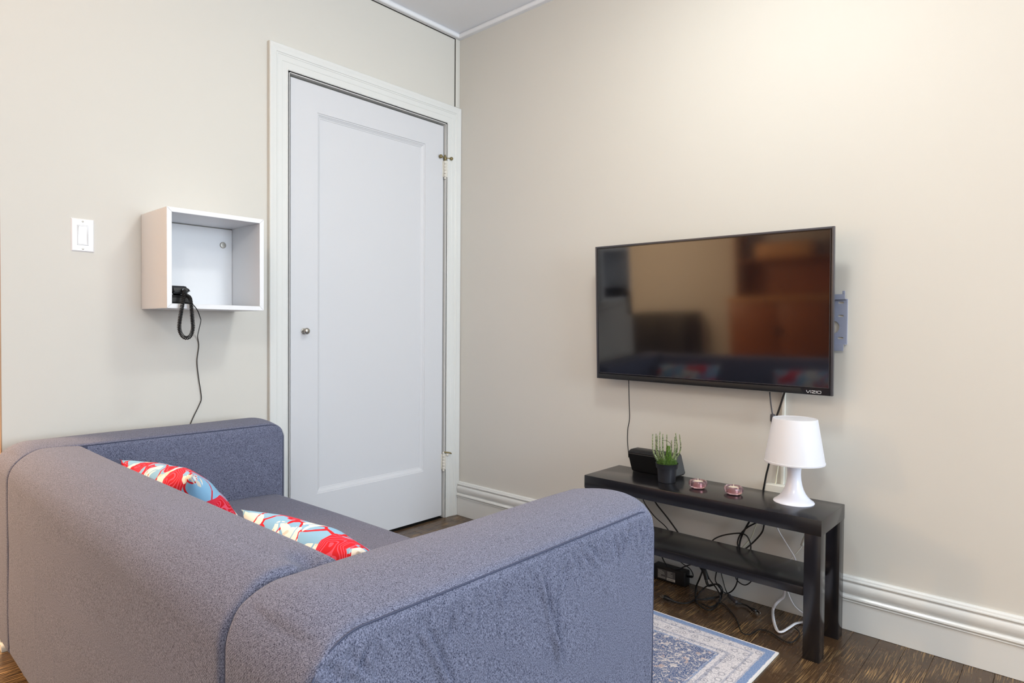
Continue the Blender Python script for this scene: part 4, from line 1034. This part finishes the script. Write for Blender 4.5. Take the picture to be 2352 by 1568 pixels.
# ------------------------------------------------------------------ cords
CB = {
    'tv_thin' : [(-0.04, -1.1312, 0.8258), (-0.04, -1.1346, 0.731), (-0.04, -1.1378, 0.6552), (-0.04, -1.1297, 0.6067), (-0.04, -1.1281, 0.5588), (-0.04, -1.133, 0.5155), (-0.04, -1.1356, 0.4834)] ,
    'tv_hdmi' : [(-0.035, -1.7351, 0.8121), (-0.035, -1.7407, 0.7638), (-0.035, -1.7476, 0.7238)] ,
    'tv_power' : [(-0.035, -1.7901, 0.8193), (-0.035, -1.7723, 0.7584), (-0.035, -1.7545, 0.6921), (-0.035, -1.739, 0.56), (-0.035, -1.7271, 0.501), (-0.035, -1.7151, 0.4333), (-0.035, -1.6981, 0.3723)] ,
    'under_a' : [(-0.035, -1.1951, 0.3403), (-0.035, -1.2148, 0.2968), (-0.035, -1.2614, 0.2499), (-0.035, -1.3129, 0.2182), (-0.035, -1.3373, 0.1906), (-0.035, -1.3536, 0.1597)] ,
    'under_b' : [(-0.03, -1.2513, 0.3308), (-0.03, -1.2682, 0.3023), (-0.03, -1.3157, 0.2581), (-0.03, -1.3542, 0.2187), (-0.03, -1.3801, 0.1882), (-0.03, -1.398, 0.1598)] ,
    'arch' : [(-0.045, -1.5138, 0.1646), (-0.045, -1.5205, 0.1992), (-0.045, -1.5364, 0.2202), (-0.045, -1.5751, 0.2427), (-0.045, -1.6319, 0.2622), (-0.045, -1.6555, 0.2608), (-0.045, -1.6674, 0.2501), (-0.045, -1.6761, 0.2288), (-0.045, -1.6764, 0.2039), (-0.045, -1.6736, 0.1699)] ,
    'power2' : [(-0.035, -1.6981, 0.3723), (-0.035, -1.6643, 0.3089), (-0.035, -1.6414, 0.2603), (-0.035, -1.6317, 0.2294), (-0.035, -1.6271, 0.1945), (-0.035, -1.6241, 0.1633)] ,
    'loop_c' : [(-0.04, -1.7312, 0.3471), (-0.04, -1.6959, 0.3167), (-0.04, -1.6582, 0.287), (-0.04, -1.6333, 0.2546), (-0.04, -1.6236, 0.222), (-0.04, -1.629, 0.1996), (-0.04, -1.6346, 0.1672)] ,
    'loop_d' : [(-0.03, -1.7229, 0.335), (-0.03, -1.7201, 0.3097), (-0.03, -1.7124, 0.2799), (-0.03, -1.6883, 0.2446), (-0.03, -1.6571, 0.2088), (-0.03, -1.6337, 0.188), (-0.03, -1.6135, 0.1593)] ,
    'cream' : [(-0.015, -1.764, 0.5444), (-0.015, -1.7583, 0.5027), (-0.015, -1.7511, 0.4524), (-0.015, -1.7297, 0.3826), (-0.015, -1.6866, 0.3025), (-0.015, -1.6658, 0.2442), (-0.015, -1.6275, 0.1912), (-0.015, -1.6159, 0.1645)] ,
    'white_a' : [(-0.04, -1.763, 0.3536), (-0.04, -1.7715, 0.3164), (-0.04, -1.7796, 0.2972), (-0.04, -1.8145, 0.2472), (-0.04, -1.8349, 0.217), (-0.04, -1.8429, 0.1872)] ,
    'white_b' : [(-0.02, -1.7905, 0.1682), (-0.02, -1.8088, 0.1939), (-0.02, -1.8448, 0.243), (-0.02, -1.8536, 0.261)] ,
    'white_b_plug' : [(-0.02, -1.8536, 0.261), (-0.02, -1.8651, 0.2955)] ,
    'adapter' : [(-0.045, -1.2738, 0.0547), (-0.045, -1.2962, 0.0622), (-0.045, -1.4223, 0.0586), (-0.045, -1.4192, 0.006), (-0.045, -1.2765, 0.0016)] ,
    'shelf_a' : [(-0.09, -1.3241, 0.1177), (-0.09, -1.3384, 0.0924), (-0.09, -1.3583, 0.0724), (-0.09, -1.3836, 0.07), (-0.09, -1.4066, 0.0778), (-0.09, -1.4329, 0.0952), (-0.09, -1.4625, 0.1098), (-0.09, -1.481, 0.1076)] ,
    'adapter_cord' : [(-0.07, -1.3921, 0.1059), (-0.07, -1.4114, 0.0948), (-0.07, -1.4438, 0.0819), (-0.07, -1.4572, 0.0608), (-0.07, -1.4517, 0.0488), (-0.07, -1.431, 0.0503)] ,
    'adapter_mains' : [(-0.06, -1.2305, 0.0459), (-0.06, -1.2597, 0.0441), (-0.06, -1.2843, 0.0431)] ,
    'coil' : [(-0.08, -1.4983, 0.1006), (-0.08, -1.5095, 0.0742), (-0.09, -1.529, 0.0429), (-0.1, -1.5669, 0.0632), (-0.1, -1.5862, 0.0501), (-0.0948, -1.5809, 0.02), (-0.0982, -1.5581, 0.006), (-0.1349, -1.5362, 0.006), (-0.1593, -1.5123, 0.005), (-0.1961, -1.5458, 0.005), (-0.2101, -1.585, 0.005), (-0.1748, -1.5961, 0.005), (-0.1109, -1.5847, 0.006), (-0.1, -1.5814, 0.0251), (-0.09, -1.5627, 0.0438), (-0.08, -1.5312, 0.0663), (-0.08, -1.5127, 0.1044)] ,
    'plug_cord' : [(-0.2462, -1.4552, 0.014), (-0.2279, -1.4783, 0.005), (-0.2052, -1.5027, 0.005), (-0.1564, -1.5073, 0.006), (-0.11, -1.5135, 0.0274), (-0.11, -1.5364, 0.0509), (-0.1, -1.5616, 0.0618), (-0.1, -1.5792, 0.0565), (-0.0668, -1.5756, 0.02), (-0.0901, -1.5808, 0.005), (-0.1451, -1.5896, 0.005), (-0.1811, -1.5784, 0.005), (-0.177, -1.5419, 0.006)] ,
    'plug' : [(-0.2451, -1.4565, 0.014), (-0.2382, -1.4179, 0.014), (-0.242, -1.4032, 0.016)] ,
    'thick_d' : [(-0.07, -1.4989, 0.1067), (-0.07, -1.4938, 0.081), (-0.075, -1.4856, 0.0524), (-0.0437, -1.4583, 0.004), (-0.1509, -1.5064, 0.004), (-0.184, -1.5277, 0.004)] ,
    'floor_long' : [(-0.1641, -1.5879, 0.004), (-0.1311, -1.5868, 0.008), (-0.116, -1.6008, 0.004), (-0.1537, -1.6423, 0.004), (-0.2068, -1.689, 0.004), (-0.2641, -1.7252, 0.004), (-0.2977, -1.7495, 0.004), (-0.2896, -1.7719, 0.004), (-0.2313, -1.784, 0.004), (-0.228, -1.82, 0.004), (-0.2529, -1.8649, 0.004), (-0.2545, -1.8936, 0.004), (-0.2096, -1.9029, 0.004), (-0.1603, -1.8929, 0.004), (-0.1371, -1.8681, 0.006)] ,
    'hang_e' : [(-0.06, -1.5519, 0.109), (-0.06, -1.5454, 0.0643), (-0.065, -1.5568, 0.0483), (-0.07, -1.5715, 0.0368), (-0.06, -1.5901, 0.0221), (-0.06, -1.614, 0.0391), (-0.06, -1.629, 0.0669), (-0.06, -1.6337, 0.0951), (-0.06, -1.6265, 0.1201)] ,
    'hang_f' : [(-0.06, -1.5661, 0.1042), (-0.06, -1.5754, 0.0725), (-0.06, -1.5864, 0.038), (-0.0718, -1.6055, 0.02)] ,
    'inline_plug' : [(-0.0679, -1.6039, 0.02), (-0.0941, -1.6456, 0.012), (-0.0801, -1.6583, 0.008), (-0.0816, -1.6789, 0.008), (-0.1103, -1.7193, 0.01)] ,
    'hang_g' : [(-0.05, -1.6193, 0.0951), (-0.05, -1.6281, 0.0805), (-0.05, -1.6435, 0.0713), (-0.05, -1.6604, 0.071), (-0.05, -1.6769, 0.0839), (-0.05, -1.6898, 0.104)] ,
    'white_floor' : [(-0.03, -1.7996, 0.1005), (-0.03, -1.797, 0.0625), (-0.035, -1.7849, 0.0459), (-0.05, -1.7731, 0.0293), (-0.0549, -1.7658, 0.006), (-0.1352, -1.7974, 0.006), (-0.2008, -1.8324, 0.006), (-0.1992, -1.8479, 0.006), (-0.153, -1.8557, 0.006), (-0.102, -1.8627, 0.006), (-0.0681, -1.8844, 0.006), (-0.0487, -1.9151, 0.006)] ,
    'white_c' : [(-0.03, -1.8042, 0.1018), (-0.03, -1.814, 0.0706), (-0.03, -1.8298, 0.0415), (-0.03, -1.8483, 0.0262), (-0.03, -1.8725, 0.0162), (-0.03, -1.8949, 0.012)] ,
}
def cord(key, label, rad, mat, flat=None, cat='cord', name='cord', n=8):
    o = tube(name, CB[key], rad, mat, None, 8, n, flat); tag(o, label, cat); return o
cord('tv_thin', 'thin black cord dropping from the left underside of the television to the speaker', 0.0019, M['cord'])
hd = empty('video_cord', CB['tv_hdmi'][0], 'short dark cord with a thick end hanging under the television, left of the lamp shade', 'cord')
a = tube('cord_run', CB['tv_hdmi'], 0.0026, M['tv_back'], hd, 8, 8)
e_ = CB['tv_hdmi'][-1]; b2 = lathe('cord_end', [(0.0035, -0.028), (0.0055, -0.027), (0.0062, -0.010), (0.0092, -0.006), (0.0092, 0.012), (0.0085, 0.018), (0.004, 0.020)], M['tv_back'], hd, (e_[0], e_[1], e_[2]-0.012), 20)
c_ = tube('cord_run', [(e_[0], e_[1], e_[2]-0.038), (e_[0], e_[1]-0.004, e_[2]-0.07), (e_[0]+0.01, e_[1]-0.012, e_[2]-0.14)], 0.0024, M['cord'], hd, 8, 6)
for p in (a, b2, c_): p.matrix_parent_inverse = Matrix.Translation(-hd.location)
tvp = CB['tv_power']+CB['power2'][1:]
CB['tv_power_all'] = tvp
cord('tv_power_all', 'long black power cord running from the television down behind lamp and bench', 0.0036, M['cord'])
cord('under_a', 'thin black cord under the bench top, leftmost one beside the sofa arm', 0.0020, M['cord_brown'])
cord('under_b', 'thicker black cord under the bench top, second from the sofa arm', 0.0032, M['cord_brown'])
cord('arch', 'black cord arching over the bench shelf', 0.0027, M['cord_brown'])
cord('loop_c', 'black cord looping left in the bundle above the bench shelf', 0.0030, M['cord_brown'])
cord('loop_d', 'black cord curving down on the right of the bundle above the bench shelf', 0.0030, M['cord_brown'])
cord('cream', 'thin cream cord slanting down behind the bench from the outlet box', 0.0022, M['cord_cream'])
cord('white_a', 'white cord slanting down behind the bench shelf near the right leg', 0.0030, M['cord_white'])
wb = empty('white_plug_cord', CB['white_b'][0], 'thin pale cord with a small plug against the wall behind the right bench leg', 'cord')
a = tube('cord_run', CB['white_b'], 0.0018, M['raceway'], wb, 8, 6); b2 = tube('plug', CB['white_b_plug'], 0.0065, M['raceway'], wb, 10, 4)
for p in (a, b2): p.matrix_parent_inverse = Matrix.Translation(-wb.location)
cord('shelf_a', 'black cord sagging below the bench shelf in front of the power adapter', 0.0026, M['cord'])
# power adapter
ad = empty('power_adapter', (-0.055, -1.35, 0), 'black power adapter brick with a printed label on the floor under the bench', 'adapter')
A0 = (-0.072, -0.026, -1.4225, -1.2760, 0.0008, 0.0610)
parts = [box('adapter_body', A0[0], A0[1], A0[2], A0[3], A0[4], A0[5], M['black_matte'], ad, 0.005, 3)]
parts.append(box('label_left', A0[0]-0.0005, A0[0]+0.001, -1.341, -1.300, 0.010, 0.049, M['label_grey'], ad))
parts.append(box('label_right', A0[0]-0.0005, A0[0]+0.001, -1.380, -1.342, 0.020, 0.049, M['label_grey'], ad))
ob = box('barcode_label', A0[0]-0.0006, A0[0]+0.001, -1.380, -1.342, 0.0095, 0.0198, M['label_white'], ad); ob['label'] = 'white strip of the adapter label'; parts.append(ob)
bm = bmesh.new(); rs_ = random.Random(2)
for k in range(8):
    zz = 0.0135+0.0042*k; L = rs_.uniform(0.012, 0.034)
    add_box(bm, A0[0]-0.0008, A0[0]-0.0004, -1.303-L, -1.303, zz, zz+0.0013)
for k in range(5):
    zz = 0.0255+0.0046*k; L = rs_.uniform(0.012, 0.032)
    add_box(bm, A0[0]-0.0008, A0[0]-0.0004, -1.345-L, -1.345, zz, zz+0.0013)
parts.append(bmo('print_lines', bm, M['label_white'], ad))
bm = bmesh.new()
for k in range(14):
    yy = -1.345-0.0023*k; add_box(bm, A0[0]-0.0009, A0[0]-0.0005, yy-rs_.choice([0.0006, 0.0011]), yy, 0.0115, 0.0160)
parts.append(bmo('barcode_bars', bm, M['label_grey'], ad))
parts.append(tube('output_cord', CB['adapter_cord'][:-1]+[(-0.05, -1.4225, 0.040)], 0.0019, M['cord'], ad, 8, 8))
parts.append(tube('strain_relief', [(-0.05, -1.4215, 0.040), (-0.052, -1.436, 0.044), (-0.060, -1.448, 0.049)], 0.0042, M['cord'], ad, 10, 4))
parts.append(tube('input_cord', [(-0.052, -1.16, 0.03), (-0.055, -1.2305, 0.0459), (-0.052, -1.2597, 0.0441), (-0.05, -1.277, 0.038)], 0.0042, M['cord'], ad, 10, 6))
for p in parts: p.matrix_parent_inverse = Matrix.Translation(-ad.location)
cord('coil', 'black cord coiled in a loop standing on the floor under the bench shelf', 0.0028, M['cord'])
tag(tube('cord', [(p[0]+0.006, p[1]-0.003, p[2]+(0.004 if p[2] < 0.03 else 0.0)) for p in CB['coil'][:8]], 0.0022, M['cord'], None, 8, 8), 'second thinner black cord beside the coiled loop under the bench shelf', 'cord')
pg = empty('plug_cord', CB['plug_cord'][0], 'black mains cord on the floor with a two-prong plug pointing to the sofa', 'cord')
parts = [tube('cord_run', CB['plug_cord'], 0.0028, M['cord'], pg, 8, 8)]
def plug_at(p, q, parent, s=1.0):
    p, q = Vector(p), Vector(q); t = (q-p).normalized(); side = t.cross(Vector((0, 0, 1))).normalized()
    out = []
    vs, fs = tube_mesh([p, p+t*0.012, p+t*0.014, p+t*0.034], 0.0, 10, (0.0055*s, 0.005*s))
    for k, v in enumerate(vs):
        ring = k//10
        if ring >= 2:
            c = p+t*(0.014 if ring == 2 else 0.034); vs[k] = c+(v-c)*1.75
    out.append(mesh_obj('plug_body', vs, fs, M['cord'], parent, True))
    for sd in (-1, 1):
        b0 = p+t*0.034+side*0.0062*sd
        bm = bmesh.new(); mt_ = Matrix.Identity(4); u_ = side.cross(t)
        for i in range(3): mt_[i][0], mt_[i][1], mt_[i][2], mt_[i][3] = t[i], side[i], u_[i], b0[i]
        add_box(bm, 0, 0.017, -0.0007, 0.0007, -0.003, 0.003, 0, 1, mt_)
        out.append(bmo('prong', bm, M['prong'], parent))
    return out
parts += plug_at(CB['plug'][0], CB['plug'][1], pg)
for p in parts: p.matrix_parent_inverse = Matrix.Translation(-pg.location)
cord('thick_d', 'black cord hanging straight from the bench shelf left of the coiled loop', 0.0034, M['cord'])
cord('floor_long', 'long thin black cord snaking over the floorboards between rug and bench', 0.0020, M['cord'])
cord('hang_e', 'black cord hanging in a deep U below the bench shelf', 0.0025, M['cord'])
ip = empty('adapter_cord', CB['hang_f'][0], 'thin black cord ending in a small plug on the floor beside the baseboard', 'cord')
parts = [tube('cord_run', CB['hang_f'], 0.0019, M['cord'], ip, 8, 6)]
q = CB['inline_plug']
parts.append(tube('plug_housing', [q[0], (q[0][0]-0.012, q[0][1]-0.02, 0.015), q[1]], 0.0072, M['tv_back'], ip, 10, 4))
parts.append(tube('cord_tail', [q[1], q[2], q[3], ((q[3][0]+q[4][0])/2, (q[3][1]+q[4][1])/2, 0.008)], 0.003, M['cord'], ip, 8, 6))
parts += plug_at(((q[3][0]+q[4][0])/2, (q[3][1]+q[4][1])/2, 0.010), (q[4][0], q[4][1], 0.011), ip, 0.8)
for p in parts: p.matrix_parent_inverse = Matrix.Translation(-ip.location)
cord('hang_g', 'short black cord sagging below the middle of the bench shelf', 0.0022, M['cord'])
cord('white_floor', 'thick white flat cord curling onto the floor beside the right bench leg', 0.0036, M['cord_white'], (0.0052, 0.0030))
cord('white_c', 'thin white cord dropping to the baseboard behind the right bench leg', 0.0026, M['cord_white'])
tag(tube('cable_tie_bundle', [(-0.080, -1.495, 0.108), (-0.081, -1.509, 0.092), (-0.083, -1.517, 0.076), (-0.085, -1.521, 0.064)], 0.0085, M['cord'], None, 12, 6), 'dark folded cord bundle hanging under the bench shelf above the coiled loop', 'cord')

# ------------------------------------------------------------------ rug
RX, RY = -0.353-RUG_HX, -1.888+RUG_HY
rug = empty('rug', (RX, RY, 0), 'distressed blue and ivory rug on the dark floor in front of the sofa', 'rug')
bm = bmesh.new(); add_box(bm, -RUG_HX, RUG_HX, -RUG_HY, RUG_HY, 0.0004, 0.0070, 0.0012, 1)
bmo('rug_field', bm, M['rug'], rug)
bm = bmesh.new(); e = 0.0026
for a in ((-RUG_HX-e, -RUG_HX, -RUG_HY-e, RUG_HY+e), (RUG_HX, RUG_HX+e, -RUG_HY-e, RUG_HY+e), (-RUG_HX, RUG_HX, -RUG_HY-e, -RUG_HY), (-RUG_HX, RUG_HX, RUG_HY, RUG_HY+e)):
    add_box(bm, a[0], a[1], a[2], a[3], 0.0003, 0.0062, 0.001, 1)
bmo('rug_binding', bm, M['rug_edge'], rug)

# ------------------------------------------------------------------ lamps and the kitchen end seen in the television
cl = empty('ceiling_lamp', (-0.97, -1.75, HT), 'round white ceiling lamp above the bench', 'ceiling lamp')
lathe('lamp_plate', [(0.07, -0.03), (0.10, -0.02), (0.11, -0.001), (0.0, -0.001)], M['white_lam'], cl)
kl = empty('ceiling_lamp', (-2.95, 1.1, HT), 'round kitchen ceiling lamp near the wooden hutch', 'ceiling lamp')
lathe('lamp_plate', [(0.07, -0.03), (0.10, -0.02), (0.11, -0.001), (0.0, -0.001)], M['white_lam'], kl)
fill_fixture = empty('ceiling_lamp', (-3.0, -2.8, HT), 'added round ceiling plate above the unseen fill light', 'ceiling lamp')  # made-up fixture that goes with the added fill light
lathe('lamp_plate', [(0.07, -0.03), (0.10, -0.02), (0.11, -0.001), (0.0, -0.001)], M['white_lam'], fill_fixture)
hutch = empty('wooden_hutch', (XB+0.25, -0.36, 0), 'tall warm wooden hutch with shelves against the back wall', 'hutch')
parts = [box('base_cabinet', XB+0.005, XB+0.48, -0.88, 0.13, 0.0, 0.92, M['back_wood'], hutch, 0.004),
         box('worktop', XB+0.005, XB+0.50, -0.90, 0.14, 0.921, 0.96, M['back_wood_light'], hutch, 0.004)]
for yy in (-0.88, 0.11): parts.append(box('side_panel', XB+0.005, XB+0.30, yy, yy+0.02, 0.961, 2.0, M['back_wood'], hutch))
for zz in (1.32, 1.66, 1.98): parts.append(box('shelf', XB+0.005, XB+0.30, -0.859, 0.109, zz, zz+0.02, M['back_wood'], hutch))
parts.append(box('back_panel', XB+0.005, XB+0.012, -0.859, 0.109, 0.961, 1.32, M['back_wood'], hutch))
for yy in (-0.37, 0.12): 
    dr = box('door', XB+0.481, XB+0.500, yy-0.47, yy, 0.05, 0.90, M['back_wood'], hutch, 0.004); parts.append(dr)
parts.append(box('handle', XB+0.501, XB+0.515, -0.40, -0.36, 0.58, 0.66, M['back_black'], hutch, 0.003))
for p in parts: p.matrix_parent_inverse = Matrix.Translation(-hutch.location)
tag(box('bread_box', XB+0.05, XB+0.28, -0.62, -0.08, 1.3405, 1.50, M['back_wood_light'], None, 0.02, 3), 'pale wooden bread box on the hutch shelf', 'box')
bc = empty('black_cabinet', (XB+0.2, 1.02, 0), 'low black cabinet against the back wall', 'cabinet')
parts = [box('cabinet_body', XB+0.005, XB+0.40, 0.66, 1.40, 0.0, 0.80, M['back_black'], bc, 0.004)]
for yy in (0.665, 1.032): parts.append(box('cabinet_door', XB+0.4005, XB+0.417, yy, yy+0.362, 0.03, 0.78, M['back_black'], bc, 0.003))
for p in parts: p.matrix_parent_inverse = Matrix.Translation(-bc.location)
